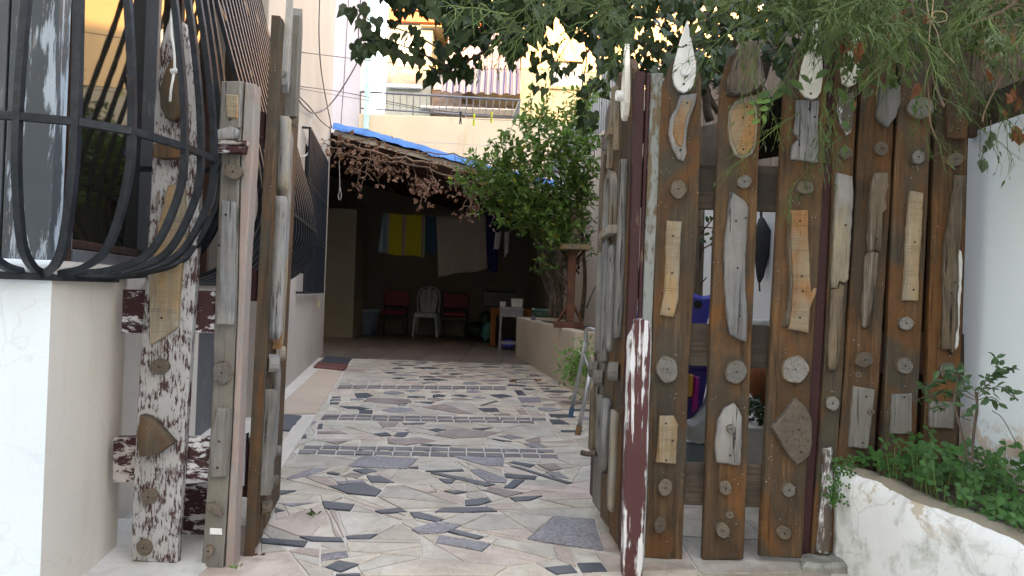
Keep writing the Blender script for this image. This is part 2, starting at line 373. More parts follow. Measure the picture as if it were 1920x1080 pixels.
def cloth(name, cols, scale=None, rough=.9, weave=300):
    n = NT(name)
    if scale:
        f = n.math('FRACT', n.math('MULTIPLY', n.sep(n.obj, 0), scale)); f = n.math('ADD', f, 0)
        c = n.ramp(f, cols, 'CONSTANT')
    else: c = n.mix(n.noise(n.obj, 6, 4), tuple(x * .8 for x in cols), cols)
    n.bump(n.noise(n.obj, weave, 2), .4, .001); M[name] = n.fin(c, rough, .1)
cloth('towel_yellow', [(0, (.08,.11,.14)), (.06, (.14,.15,.16)), (.10, (.24, .21, .015)), (.30, (.16, .10, .12)), (.335, (.17,.18,.1)), (.36, (.24, .21, .015)), (.60, (.16, .10, .12)), (.635, (.17,.18,.1)), (.66, (.24, .21, .015)), (.88, (.14,.15,.16)), (.94, (.14, .2, .28))], 1.0)
cloth('cloth_blue', (.025, .055, .09)); cloth('cloth_navy', (.012, .018, .07)); cloth('cloth_beige', (.22, .19, .17)); cloth('cloth_white', (.4, .4, .42))
cloth('awning', [(0, (.34, .30, .32)), (.4, (.07, .08, .16)), (.62, (.27, .21, .24)), (.8, (.30, .27, .27))], 4.2)
n = NT('glass_dark'); n.b.inputs['IOR'].default_value = 1.9; n.bump(n.noise(n.obj, 2.2, 3), .05, .01); M['glass_dark'] = n.fin((.012, .011, .008), .03)
n = NT('glass_clear'); n.b.inputs['Transmission Weight'].default_value = .9; n.b.inputs['IOR'].default_value = 1.3; M['glass_clear'] = n.fin((.5, .6, .65), .1)
def leafmat(name, c0, c1, tr=.35, rough=.45, dry=None):
    n = NT(name); g = n.t.nodes.new('ShaderNodeNewGeometry'); v = n.off()
    f = n.math('ADD', n.math('MULTIPLY', g.outputs['Random Per Island'], .7), n.math('MULTIPLY', n.rnd, .3))
    c = n.mix(f, c0, c1); c = n.mix(n.ramp(n.noise(v, 25, 3), [(.5, 0), (.7, .5)]), c, tuple(x * .6 for x in c0))
    if dry: c = n.mix(n.ramp(n.math('FRACT', n.math('MULTIPLY', f, 17.3)), [(.983, 0), (.985, .8)]), c, dry)
    n.fin(c, rough, .35); t = n.t.nodes.new('ShaderNodeBsdfTranslucent'); n.t.links.new(n.mix(1.0, c, (1.0, 1.0, .6), 'MULTIPLY'), t.inputs[0])
    mx = n.t.nodes.new('ShaderNodeMixShader'); mx.inputs[0].default_value = tr; out = n.t.nodes['Material Output']
    n.t.links.new(n.b.outputs[0], mx.inputs[1]); n.t.links.new(t.outputs[0], mx.inputs[2]); n.t.links.new(mx.outputs[0], out.inputs[0]); M[name] = n.m
leafmat('ivy_leaf', (.016, .036, .014), (.035, .07, .022), .12, .4)
leafmat('vine_leaf', (.035, .085, .025), (.09, .17, .05), .3)
leafmat('citrus_leaf', (.05, .13, .03), (.16, .28, .075), .42, .35, dry=(.4, .33, .04))
leafmat('broom_leaf', (.035, .065, .015), (.075, .115, .028), .25)
leafmat('herb_leaf', (.025, .10, .02), (.05, .17, .035), .3)
leafmat('shrub_leaf', (.03, .08, .035), (.06, .13, .05), .3, .4)
leafmat('young_leaf', (.10, .22, .05), (.16, .30, .08), .4)
leafmat('dead_leaf', (.13, .045, .018), (.26, .10, .045), .2, .8)
leafmat('dry_vine_leaf', (.12, .055, .04), (.34, .20, .15), .25, .9)
simple('branch', (.09, .065, .05), .9, 0, .35, .6, 20); simple('branch_dry', (.17, .11, .08), .9, 0, .3); simple('stem_green', (.065, .11, .025), .7, 0, .4); simple('stem_red', (.10, .03, .02), .8)
# ================================================================ THE SETTING
Z = Vector((0, 0, 1)); X = Vector((1, 0, 0)); Yv = Vector((0, 1, 0))
def quadsheet(name, x0, x1, y0, y1, z, mt, kind='structure'):
    o = MB().add([(x0, y0, z), (x1, y0, z), (x1, y1, z), (x0, y1, z)], [(0, 1, 2, 3)]).build(name, mt, loc=((x0 + x1) / 2, (y0 + y1) / 2, z)); o['kind'] = kind; return o
quadsheet('ground', -400, 400, -400, 400, -.03, M['street'])
GF = Frame((0, 0, 0), X, Yv, Z)                       # ground frame: polygons in plan
def gp(pts): return [tuple(gnd(x, y))[:2] for x, y in pts]
# driveway bed (cement joints) and doorstep
drive_out = [(wallx(2.16) - .05, 2.16), (1.5, 2.16), (sidex(9.1) + .3, 9.1), (wallx(9.1) - .3, 9.1)]
drive = MB(); prism(GF, drive_out, -.1, 0, 0.0, mb=drive); drive = struct('driveway', drive, M['grout'], loc=(-.4, 5, 0))
mb = MB(); N = 40
p = ccw([(-1.5, 1.2), (1.05, 1.2), (1.05, 2.36), (-1.26, 2.36)])
g_ = MB()
for i in range(60):
    for j in range(24):
        x = -1.5 + 2.62 * i / 60; y = 1.2 + 1.50 * j / 24
        g_.v.append((x, y, (.012 if (y < 2.17 or x < -.86 - .1 * (y - 2.2)) else -.05) + .010 * mnoise.noise(Vector((x * 4, y * 4, 0))) + .005 * mnoise.noise(Vector((x * 14, y * 14, 2)))))
for i in range(59):
    for j in range(23): a = i * 24 + j; g_.f.append((a, a + 24, a + 25, a + 1)); g_.mi.append(0)
struct('doorstep', g_, M['cement'], smooth=True)
# ---- crazy paving: convex pieces, light stones cut around the dark ones
def halfcut(poly, a, b, keep_left=True):
    """keep the side of convex poly left of a->b"""
    out = []; n = len(poly)
    def sd(p): v = (b[0] - a[0]) * (p[1] - a[1]) - (b[1] - a[1]) * (p[0] - a[0]); return v if keep_left else -v
    for i in range(n):
        p, q = poly[i], poly[(i + 1) % n]; sp, sq = sd(p), sd(q)
        if sp >= 0: out.append(p)
        if (sp > 0 and sq < 0) or (sp < 0 and sq > 0):
            t = sp / (sp - sq); out.append((p[0] + (q[0] - p[0]) * t, p[1] + (q[1] - p[1]) * t))
    return out
def hull(pts):
    pts = sorted(set((round(a, 5), round(b, 5)) for a, b in pts)); 
    def half(ps):
        o = []
        for p in ps:
            while len(o) > 1 and (o[-1][0] - o[-2][0]) * (p[1] - o[-2][1]) - (o[-1][1] - o[-2][1]) * (p[0] - o[-2][0]) <= 0: o.pop()
            o.append(p)
        return o
    a = half(pts); b = half(pts[::-1]); return a[:-1] + b[:-1]
def shrink(poly, d):
    q = poly
    for i in range(len(poly)):
        a, b = poly[i], poly[(i + 1) % len(poly)]; L = math.hypot(b[0] - a[0], b[1] - a[1])
        if L < 1e-6: continue
        nx, ny = -(b[1] - a[1]) / L * d, (b[0] - a[0]) / L * d
        q = halfcut(q, (a[0] + nx, a[1] + ny), (b[0] + nx, b[1] + ny))
        if len(q) < 3: return []
    return q
S3 = 2.454
def z3(l): return [(460 + x / S3, 640 + y / S3) for x, y in l]
ST = '''
d 380,670 555,658 628,690 605,718 470,705
d 352,742 365,740 505,755 488,785 365,775
d 555,622 620,622 688,655 575,652
d 588,785 710,770 750,790 625,797
d 755,790 800,790 917,825 880,838 775,815
d 865,790 910,770 1110,765 1165,787 1000,793
d 845,610 900,610 1155,662 1110,672
d 920,880 960,870 1100,905 1065,918
d 1212,577 1250,580 1508,655 1480,660
d 1190,612 1345,625 1335,640 1195,630
d 1230,640 1290,642 1235,683 1185,680
d 1205,562 1240,556 1335,572 1310,585
d 1210,722 1375,714 1300,738 1240,740
d 1010,735 1115,722 1135,742 1080,758 1010,762
d 885,635 970,640 950,658 915,655
d 905,692 985,690 1030,697 960,706
d 70,910 290,925 270,952 70,935
d 245,903 255,900 445,908 455,928 300,925
d 460,900 615,890 570,915 465,915
d 365,1045 430,1013 530,1030 440,1068
d 410,1075 530,1070 540,1085 410,1085
d 1375,1045 1500,1032 1535,1070 1430,1078
d 1525,1025 1640,1022 1672,1065 1545,1068
g 1295,915 1420,808 1610,825 1650,968 1400,935
g 760,868 890,832 1000,850 925,885 800,893
g 870,930 890,897 1135,935 1090,972
g 345,985 470,968 478,998 345,1018
g 465,580 545,530 795,543 745,592
g 945,530 1192,540 1190,578 1100,575
g 1030,595 1080,590 1210,640 1200,655 1110,650
g 180,635 310,587 380,590 300,620 200,640
d 370,610 400,605 440,612 425,620
d 490,595 560,588 608,602 550,615
b 440,625 490,608 555,615 510,635
d 145,690 240,692 155,712
g 140,750 325,745 215,765
d 135,768 180,785 135,793
b 1090,690 1130,675 1285,700 1200,722
p 745,675 845,668 885,695 830,703
b 1340,570 1420,565 1460,590 1400,600
g 1375,605 1440,605 1495,640 1420,628
g 415,650 545,643 555,655 430,662
d 820,600 1000,592 1010,600 860,606
d 745,585 800,577 798,590
b 870,435 950,408 1170,422 1100,445 960,450
b 650,455 810,447 880,462 730,482 655,472
d 840,410 880,405 930,412 880,420
d 1040,405 1140,400 1090,413
d 680,440 700,422 755,422 735,443
d 585,430 650,422 672,437 620,440
b 330,418 440,418 475,430 330,430
b 365,465 470,463 420,478
d 245,432 285,432 285,450 248,450
d 335,385 360,382 355,405 328,405
d 800,480 820,474 955,483 880,486
d 1125,450 1235,465 1180,463
g 1165,440 1215,433 1290,448 1220,455
b 1285,458 1350,443 1365,465 1310,468
g 1275,475 1350,470 1395,495 1310,490
d 1395,362 1450,362 1500,385 1410,385
d 1450,412 1555,412 1550,420 1452,420
d 520,320 590,320 585,337 520,336
b 610,374 705,377 690,396 630,400
d 725,380 830,378 820,385 732,387
b 810,305 920,290 1050,336 980,334
b 560,262 750,268 770,285 690,292 540,280
d 775,280 880,280 850,292
d 1075,298 1150,275 1165,278 1085,300
d 1125,250 1180,245 1235,255 1175,265
g 1250,258 1345,260 1365,280 1270,285
d 1235,225 1275,228 1295,253 1255,252
b 1245,318 1290,318 1300,340 1260,338
d 1070,310 1160,310 1170,328 1100,328
b 1365,290 1430,292 1430,303 1370,303
g 270,370 330,372 310,384 275,383
d 500,242 560,240 590,252 560,262 510,260
d 395,258 440,256 440,264 395,266
d 388,270 440,268 440,276 388,277
d 385,284 435,282 430,291 385,291
g 480,268 540,262 550,272 480,276
d 430,300 520,303 580,312 540,318 470,312
d 860,250 890,245 925,252 910,260 860,260
d 940,250 1000,247 1030,255 1000,260
g 700,292 745,290 740,300 705,300
'''
darks = []
for ln in ST.strip().split('\n'):
    t, *ps = ln.split(); darks.append((t, hull(gp(z3([tuple(map(float, q.split(','))) for q in ps])))))
def tile_rows(l0, l1, l2, l3, n):
    """a row of small tiles between the pixel lines l0-l1 (far edge) and l2-l3 (near edge)"""
    a, b, c, d = [Vector(q) for q in gp(z3([l0, l1, l2, l3]))]
    for i in range(n):
        t0, t1 = i / n + .0008, (i + 1) / n - .0008
        darks.append(('t', hull([tuple(a.lerp(b, t0)), tuple(a.lerp(b, t1)), tuple(c.lerp(d, t1)), tuple(c.lerp(d, t0))])))
tile_rows((270, 483), (1420, 503), (262, 499), (1424, 516), 14)
tile_rows((245, 504), (1435, 524), (238, 521), (1442, 541), 14)
tile_rows((362, 339), (1385, 357), (355, 349), (1387, 367), 14)
tile_rows((352, 352), (1330, 371), (345, 362), (1333, 381), 13)
tile_rows((430, 205), (1200, 210), (427, 211), (1200, 216), 12)
tile_rows((425, 213), (1200, 218), (420, 219), (1202, 225), 12)
rnd = random.Random(11)
def bc(p): cx = sum(q[0] for q in p) / len(p); cy = sum(q[1] for q in p) / len(p); return cx, cy, max(math.hypot(q[0] - cx, q[1] - cy) for q in p)
circ = [bc(p) for t, p in darks]
rowc = [c for (t, p), c in zip(darks, circ) if t == 't']
tries = 0; added = 0
while added < 120 and tries < 6000:
    tries += 1
    y = rnd.uniform(5.2, 9.0); xl = wallx(y) + .85; xr = -.06 - .13 * (y - 10.4) ; x = rnd.uniform(xl, xr)
    L = rnd.uniform(.06, .17); Wd = rnd.uniform(.05, .13); an = rnd.uniform(-.5, .5)
    pl = []
    for k in range(rnd.randint(4, 6)):
        a_ = 2 * math.pi * k / 5 + rnd.uniform(-.35, .35); u_, v_ = L * math.cos(a_), Wd * math.sin(a_)
        pl.append((x + u_ * math.cos(an) - v_ * math.sin(an), y + u_ * math.sin(an) + v_ * math.cos(an)))
    pl = hull(pl)
    if len(pl) < 3: continue
    c = bc(pl)
    if any(math.hypot(c[0] - q[0], c[1] - q[1]) < (c[2] + q[2]) * .92 for q in circ): continue
    darks.append((rnd.choice('ddggbbp'), pl)); circ.append(c); added += 1
# light cells
xmin = lambda y: wallx(y) + (.78 if y > 5 else (.06 if y < 3 else .06 + (y - 3) * .30))
seeds = []
y = 2.10
while y < 9.1:
    st = .36 + .02 * (y - 2.3)
    x = -2.3
    while x < 1.5:
        seeds.append((x + rnd.uniform(-.16, .16), y + rnd.uniform(-.13, .13))); x += st * rnd.uniform(1.0, 1.5)
    y += st
light = []
for i, s_ in enumerate(seeds):
    c = [(s_[0] - .9, s_[1] - .9), (s_[0] + .9, s_[1] - .9), (s_[0] + .9, s_[1] + .9), (s_[0] - .9, s_[1] + .9)]
    for j, q in enumerate(seeds):
        if i == j or abs(q[0] - s_[0]) > 1.4 or abs(q[1] - s_[1]) > 1.4: continue
        mx, my = (s_[0] + q[0]) / 2, (s_[1] + q[1]) / 2; dx, dy = q[0] - s_[0], q[1] - s_[1]
        c = halfcut(c, (mx, my), (mx - dy, my + dx))
        if len(c) < 3: break
    if len(c) < 3: continue
    # clip to yard outline
    for a, b in (((-3, 2.17), (3, 2.17)), ((3, 9.0), (-3, 9.0)), ((.62, 5.9), (.03, 10.4)) if False else ((1.45, 2.3), (sidex(9) - .05, 9)), ((-1.17, 2.3), (-1.17 - .16 * 6.7, 9))):
        if len(c) >= 3: c = halfcut(c, a, b) if a[1] != 2.3 or a[0] > 0 else halfcut(c, b, a)
    if len(c) >= 3 and abs(area2(c)) > .002: light.append(ccw(c))
# the strip beside the house is kept free for the apron
ap = gp([(661, 676), (537, 852), (512, 905), (430, 905), (480, 800), (612, 668)])
ap = hull(ap)
def carve(lights, D):
    out = []; bx0, bx1 = min(q[0] for q in D), max(q[0] for q in D); by0, by1 = min(q[1] for q in D), max(q[1] for q in D)
    for L in lights:
        if max(q[0] for q in L) < bx0 or min(q[0] for q in L) > bx1 or max(q[1] for q in L) < by0 or min(q[1] for q in L) > by1: out.append(L); continue
        rest = L; frags = []
        for i in range(len(D)):
            a, b = D[i], D[(i + 1) % len(D)]
            o_ = halfcut(rest, a, b, False)
            if len(o_) >= 3 and abs(area2(o_)) > 1e-5: frags.append(o_)
            rest = halfcut(rest, a, b, True)
            if len(rest) < 3: break
        if len(rest) >= 3 and abs(area2(rest)) > 1e-6: out += frags
        else: out.append(L)
    return out
for t, D in darks: light = carve(light, ccw(D))
light = carve(light, ccw(ap))
MT = {'d': 'stone_slate', 'g': 'stone_speckled', 'b': 'stone_brown', 'p': 'stone_pink', 't': 'tile_row'}
for t, D in darks:
    q = shrink(ccw(D), .003 if t != 't' else .0028)
    if len(q) >= 3: prism(GF, rough(q, .05, .002 if t == 't' else .003, int(q[0][0] * 1e4)) if q[0][1] < 6 else q, -.02, .006 + rnd.uniform(-.001, .0015), .0015).build('paving_stone', M[MT[t]], drive)
ls = []
for L in light:
    q = shrink(L, rnd.uniform(.002, .0045))
    if len(q) >= 3 and abs(area2(q)) > .0012: ls.append(ccw(q))
ls.sort(key=lambda q: -abs(area2(q)) / bc(q)[1] ** 3)
rest = MB()
for i, q in enumerate(ls):
    mt = rnd.choice(['stone_cream'] * 5 + ['stone_grey'] * 4 + ['stone_pink'] * 2)
    if i < 290 - 0: prism(GF, rough(q, .07, .003, i) if q[0][1] < 5 else q, -.02, .0035 + rnd.uniform(-.001, .0015), .0012).build('light_paving_stone', M[mt], drive)
    else: prism(GF, q, -.02, .005, .001, mb=rest)
if rest.v:
    o = rest.build('small_paving_stones', M['stone_cream'], drive); o['kind'] = 'stuff'
# apron strip beside the house: slabs slightly proud, rough cement edges
apron = MB(); prism(GF, ap, -.05, .012, .004, mb=apron); apron = struct('apron_strip', apron, M['grout'])
def slab(name, pts, mt, h, parent, sh=.008, **k):
    q = shrink(ccw(hull(gp(pts))), sh); return prism(GF, rough(q, .06, .004, len(name)), 0, h, .003).build(name, M[mt], parent, **k)
slab('salmon_slab', z3([(330, 140), (452, 147), (330, 345), (165, 350), (165, 292)]), 'salmon_apron', .022, apron)
slab('slate_slab', z3([(155, 347), (265, 356), (205, 428), (110, 420)]), 'stone_slate', .022, apron)
slab('slate_slab', z3([(342, 103), (370, 76), (488, 90), (472, 116)]), 'stone_slate', .03, apron, .002)
slab('red_tile', z3([(313, 128), (322, 118), (463, 134), (455, 143)]), 'tile_red', .03, apron, .001)
slab('red_tile', z3([(324, 116), (336, 104), (472, 119), (465, 132)]), 'tile_red', .03, apron, .001)
slab('light_paving_stone', z3([(110, 425), (205, 432), (150, 525), (60, 520)]), 'stone_pink', .02, apron)
slab('light_paving_stone', z3([(60, 525), (150, 530), (110, 600), (10, 600)]), 'stone_cream', .02, apron)
# carport floor: tiles
cf = MB(); prism(GF, [(-4.2, 9.1), (.95, 9.1), (.6, 15), (-4.2, 15)], -.1, .0, 0, mb=cf); cf = struct('carport_floor', cf, M['dark_wood'], loc=(-1.5, 11, 0))
tm = None
for i in range(9):
    for j in range(11):
        x = -3.85 + i * .50; y = 9.36 + j * .50
        if x > sidex(y) - .1: continue
        if tm is None:
            tm = MB(); prism(Frame((0, 0, 0), X, Yv, Z), [(-.247, -.247), (.247, -.247), (.247, .247), (-.247, .247)], -.01, .006, .002, mb=tm)
            o = tm.build('floor_tile', M['carport_tile'], cf, loc=(0, 0, 0)); me_t = o.data; o.location = Vector((x, y, 0)) - WL[cf.name]
        else:
            o = bpy.data.objects.new('floor_tile', me_t); link(o, (x, y, 0), cf)
# ---------------------------------------------------------------- house on the left
house = empty('house', (-1.6, 4, 0), 'pale plastered house with barred windows along the left of the driveway', 'house')
C0 = Vector((-1.138, 1.847, 0)); WF = Frame(C0, WU, Z, WN)
AF = Frame(C0, -WN, Z, -WU)                           # street side face, u runs left
def wbox(fr, u0, u1, v0, v1, n0, n1, name, mt, parent=None, bevel=0, mb=None):
    b = mb or MB(); vs_ = [fr.w(u, v, h) for u in (u0, u1) for v in (v0, v1) for h in (n0, n1)]
    b.add(vs_, [(0, 1, 3, 2), (4, 6, 7, 5), (0, 4, 5, 1), (2, 3, 7, 6), (0, 2, 6, 4), (1, 5, 7, 3)])
    if mb: return b
    return b.build(name, mt if not isinstance(mt, str) else M[mt], parent, bevel=bevel)
def cornerblock(name, z0, z1, u, v, mA, mB, off=0, bev=.012):
    """block at the bay corner; street face one material, yard face another"""
    b = MB(); pts = [WF.w(-off, 0, off), WF.w(u, 0, off), WF.w(u, 0, -v), WF.w(-off, 0, -v)]
    vs_ = [Vector((p.x, p.y, z0)) for p in pts] + [Vector((p.x, p.y, z1)) for p in pts]
    b.add(vs_, [(0, 1, 5, 4)], 1); b.add(vs_, [(1, 2, 6, 5), (2, 3, 7, 6), (3, 0, 4, 7), (3, 2, 1, 0), (4, 5, 6, 7)], 0)
    return b.build(name, [M[mA], M[mB]], house, bevel=bev)
cornerblock('bay_wall', -.05, .86, .53, 2.5, 'white_plaster', 'cream_plaster')
cornerblock('bay_sill', .86, .895, .78, 2.5, 'white_plaster', 'cream_plaster', off=.012)
# corner column of the bay, clad in peeling grey paint
wbox(WF, .005, .075, .895, 2.6, -.12, -.01, 'bay_column', 'bay_peel', house, bevel=.004)
wbox(WF, .085, .108, .895, 2.6, -.07, .0, 'window_frame', 'dark_wood', house, bevel=.002)
wbox(WF, .12, .14, .895, 2.6, -.06, -.012, 'window_frame', 'bay_peel', house, bevel=.002)
g1 = wbox(WF, .14, .74, .955, 2.6, -.05, -.042, 'window_glass', 'glass_dark', house)
wbox(WF, .14, .74, .895, .93, -.06, -.01, 'window_frame', 'grey_frame', house, bevel=.002)
wbox(WF, .14, .74, .934, .958, -.06, -.025, 'window_frame', 'dark_wood', house, bevel=.002)
wbox(WF, .74, .77, .895, 2.6, -.118, 0, 'window_frame', 'grey_frame', house, bevel=.002)
wbox(AF, .125, .16, .895, 2.6, -.06, -.004, 'window_frame', 'grey_frame', house, bevel=.002)
wbox(AF, .165, .215, .895, 2.6, -.07, -.02, 'window_frame', 'grey_frame', house, bevel=.002)
wbox(AF, .215, 2.2, .94, 2.6, -.07, -.06, 'window_glass', 'glass_dark', house)
wbox(AF, .165, 2.2, .895, .94, -.07, -.01, 'window_frame', 'grey_frame', house, bevel=.002)
cornerblock('bay_lintel', 2.6, 4.2, .77, 2.5, 'white_plaster', 'cream_plaster')
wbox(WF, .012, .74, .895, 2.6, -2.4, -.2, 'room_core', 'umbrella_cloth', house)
# main yard wall (set back from the bay), with openings left for window and door
s0, s1 = .53, 7.86; w0, w1 = 1.10, 3.02; D0 = -.12
wbox(WF, s0, w0, -.05, 7, D0 - .3, D0, 'wall', 'cream_plaster', house)
wbox(WF, w1, s1, -.05, 7, D0 - .3, D0 + .1, 'wall', 'pink_plaster', house, bevel=.01)
wbox(WF, w0, w1, 2.75, 7, D0 - .3, D0, 'wall', 'cream_plaster', house)
wbox(WF, w0, w1, .80, .86, D0 - .3, D0 + .03, 'window_sill', 'cream_plaster', house)
wbox(WF, w0, 1.95, -.05, .80, D0 - .3, D0, 'wall', 'cream_plaster', house)
dr = wbox(WF, 1.95, w1, .04, .80, D0 - .1, D0 - .03, 'metal_panel', 'grey_frame', house)
wbox(WF, 1.95, w1, -.05, .04, D0 - .1, D0 + .02, 'threshold', 'cream_plaster', house)
for a in (1.95, 2.46, 2.98): wbox(WF, a, a + .04, .04, .80, D0 - .03, D0 - .01, 'metal_rib', 'grey_frame', house)
wbox(WF, w0, w1, .86, 2.75, D0 - .12, D0 - .11, 'window_glass', 'glass_dark', house)
for a in (w0, 1.7, 2.35, w1 - .05): wbox(WF, a, a + .05, .86, 2.75, D0 - .11, D0 - .07, 'window_frame', 'dark_wood', house)
wbox(WF, 0.0, 7.86, 7, 7.2, -2.5, .1, 'eave', 'cream_plaster', house)
wbox(WF, 7.60, 7.86, -.05, 7, -3.2, D0 - .301, 'wall', 'yard_wall', house)
# small far window behind the flat grille
fa, fb = WF.px(572, 300)[0], 7.35
wbox(WF, 5.2, 6.6, .98, 2.2, D0 + .1, D0 + .104, 'window_glass', 'glass_dark', house)
wbox(WF, 6.95, 7.02, .62, .70, D0 + .1, D0 + .12, 'vent_box', 'outlet', house)

# ---------------------------------------------------------------- boundary walls
def wallrun(name, y0, y1, z0, z1, mt, th=.15, fx=sidex, **k):
    b = MB(); pts = [(fx(y0), y0), (fx(y0) + th, y0), (fx(y1) + th, y1), (fx(y1), y1)]
    b.add([(x, y, z0) for x, y in pts] + [(x, y, z1) for x, y in pts], [(3, 2, 1, 0), (4, 5, 6, 7), (0, 1, 5, 4), (1, 2, 6, 5), (2, 3, 7, 6), (3, 0, 4, 7)])
    o = b.build(name, M[mt], None, bevel=.008); return tag(o, **k)
wallrun('boundary_wall', 2.66, 6.0, -.05, 1.50, 'white_boundary', label='pale boundary wall seen through gaps of the plank fence', cat='wall')
wallrun('boundary_wall', 6.0, 14.8, -.05, 2.75, 'yard_wall', th=.18, label='tall beige boundary wall behind the citrus tree and raised bed', cat='wall')
b = MB(); b.add([(1.56, .5, -.05), (1.72, .5, -.05), (1.72, 2.64, -.05), (1.56, 2.64, -.05), (1.56, .5, 1.465), (1.72, .5, 1.465), (1.72, 2.64, 1.465), (1.56, 2.64, 1.465)], [(3, 2, 1, 0), (4, 5, 6, 7), (0, 1, 5, 4), (1, 2, 6, 5), (2, 3, 7, 6), (3, 0, 4, 7)])
n = NT('street_wall'); v = n.obj; zz = n.sep(v, 2)
low = n.ramp(n.math('ADD', zz, n.math('MULTIPLY', n.noise(v, 5, 6, .65), .5)), [(.68, 1), (.78, 0)])
c = n.mix(n.noise(v, 2, 4), (.64, .72, .79), (.70, .78, .84)); pt = n.ramp(n.noise(v, 10, 6, .6), [(.45, 0), (.5, 1)])
c = n.mix(n.math('MULTIPLY', low, pt), c, n.mix(n.noise(v, 16, 4), (.5, .32, .22), (.62, .60, .56))); c = n.mix(n.math('MULTIPLY', low, n.ramp(n.noise(v, 22, 6, .7), [(.5, 0), (.7, .6)])), c, (.3, .28, .26))
n.bump(n.math('ADD', n.noise(v, 40, 5), n.math('MULTIPLY', low, pt)), .35, .006); n.fin(c, .85); M['street_wall'] = n.m
tag(b.build('boundary_wall', M['street_wall'], loc=(1.64, 1.5, 0), bevel=.006), 'smooth white wall at the far right with flaking plaster near its foot', 'wall')
# front right planter (kerb-like wall running to the street)
pl = empty('planter', (1.3, 1.9, 0), 'low whitewashed planter with mossy stained top at the right of the fence', 'planter')
mb = MB(); ns = 60; nt_ = 5
prof = [(0, -.05), (0, .10), (0, .2), (0, .285), (.012, .318), (.04, .33), (.085, .322), (.10, .29), (.10, .2)]
for i in range(ns + 1):
    y = 2.47 - 1.5 * i / ns; x0 = 1.076 + (2.47 - y) * .148
    for (dx, z) in prof:
        jj = mnoise.noise(Vector((y * 6, z * 6, 3))) * .012 + mnoise.noise(Vector((y * 22, z * 20, 7))) * .004
        wv = mnoise.noise(Vector((y * 2.2, 0, 1))) * .02 if z > .2 else 0
        mb.v.append((x0 + dx + jj * (1 if dx < .03 else .3), y, z + wv + (jj if z > .3 else 0)))
k = len(prof)
for i in range(ns):
    for j in range(k - 1): mb.f.append((i * k + j, i * k + j + 1, (i + 1) * k + j + 1, (i + 1) * k + j)); mb.mi.append(1 if j >= 4 else 0)
mb.add([mb.v[j] for j in range(k)], [tuple(range(k))])
o = mb.build('planter_wall', [M['planter_plaster'], M['cap_plaster']], pl, smooth=True)
b = MB(); b.add([(1.07, 2.47, -.05), (1.56, 2.47, -.05), (1.56, 2.475, -.05), (1.07, 2.475, -.05), (1.07, 2.47, .28), (1.56, 2.47, .28), (1.56, 2.475, .28), (1.07, 2.475, .28)], [(0, 1, 5, 4), (2, 3, 7, 6), (0, 4, 7, 3), (4, 5, 6, 7)])
b.build('planter_back', M['planter_plaster'], pl)
g_ = MB(); a, c_ = 14, 40
for i in range(a):
    for j in range(c_):
        y = 2.46 - 1.5 * j / (c_ - 1); xl = 1.076 + (2.47 - y) * .148 + .07; x = xl + (1.56 - xl) * i / (a - 1)
        g_.v.append((x, y, .292 + .03 * mnoise.noise(Vector((x * 7, y * 7, 0))) + .03 * i / a))
for i in range(a - 1):
    for j in range(c_ - 1): q = i * c_ + j; g_.f.append((q, q + 1, q + c_ + 1, q + c_)); g_.mi.append(0)
g_.build('soil', M['soil'], pl, smooth=True)
# courtyard raised bed
bed = empty('raised_bed', (.5, 8.5, 0), 'long cream plastered raised bed beside the carport entrance', 'planter')
A = gnd(966, 667); Bp = gnd(1074, 734); C_ = gnd(1104, 756)
def bedbox(P, Q, z1, mt, name):
    b = MB(); n_ = Vector((1, .13, 0)) * .12
    pts = [P, Q, Q + n_, P + n_]
    b.add([(p.x, p.y, -.05) for p in pts] + [(p.x, p.y, z1) for p in pts], [(3, 2, 1, 0), (4, 5, 6, 7), (0, 1, 5, 4), (1, 2, 6, 5), (2, 3, 7, 6), (3, 0, 4, 7)])
    return b.build(name, M[mt], bed, bevel=.012)
bedbox(A, Bp, .54, 'planter_cream', 'bed_wall'); bedbox(Bp + Vector((0, -.001, 0)), C_, .37, 'planter_cream', 'bed_wall')
for P, z1, nm in ((A, .54, 1), (Bp, .54, 2)):
    b = MB(); x1 = sidex(P.y); b.add([(P.x + .12, P.y, -.05), (x1, P.y, -.05), (x1, P.y + .12, -.05), (P.x + .12, P.y + .12, -.05), (P.x + .12, P.y, z1), (x1, P.y, z1), (x1, P.y + .12, z1), (P.x + .12, P.y + .12, z1)], [(3, 2, 1, 0), (4, 5, 6, 7), (0, 1, 5, 4), (1, 2, 6, 5), (2, 3, 7, 6), (3, 0, 4, 7)])
    b.build('bed_wall', M['planter_cream'], bed, bevel=.01)
b = MB(); b.add([(A.x + .1, A.y, .50), (Bp.x + .1, Bp.y + .05, .50), (sidex(Bp.y), Bp.y + .05, .5), (sidex(A.y), A.y, .5)], [(0, 1, 2, 3)])
b.add([(Bp.x + .1, Bp.y, .33), (C_.x + .1, C_.y, .33), (sidex(C_.y), C_.y, .33), (sidex(Bp.y), Bp.y, .33)], [(0, 1, 2, 3)]); b.build('soil', M['soil'], bed)
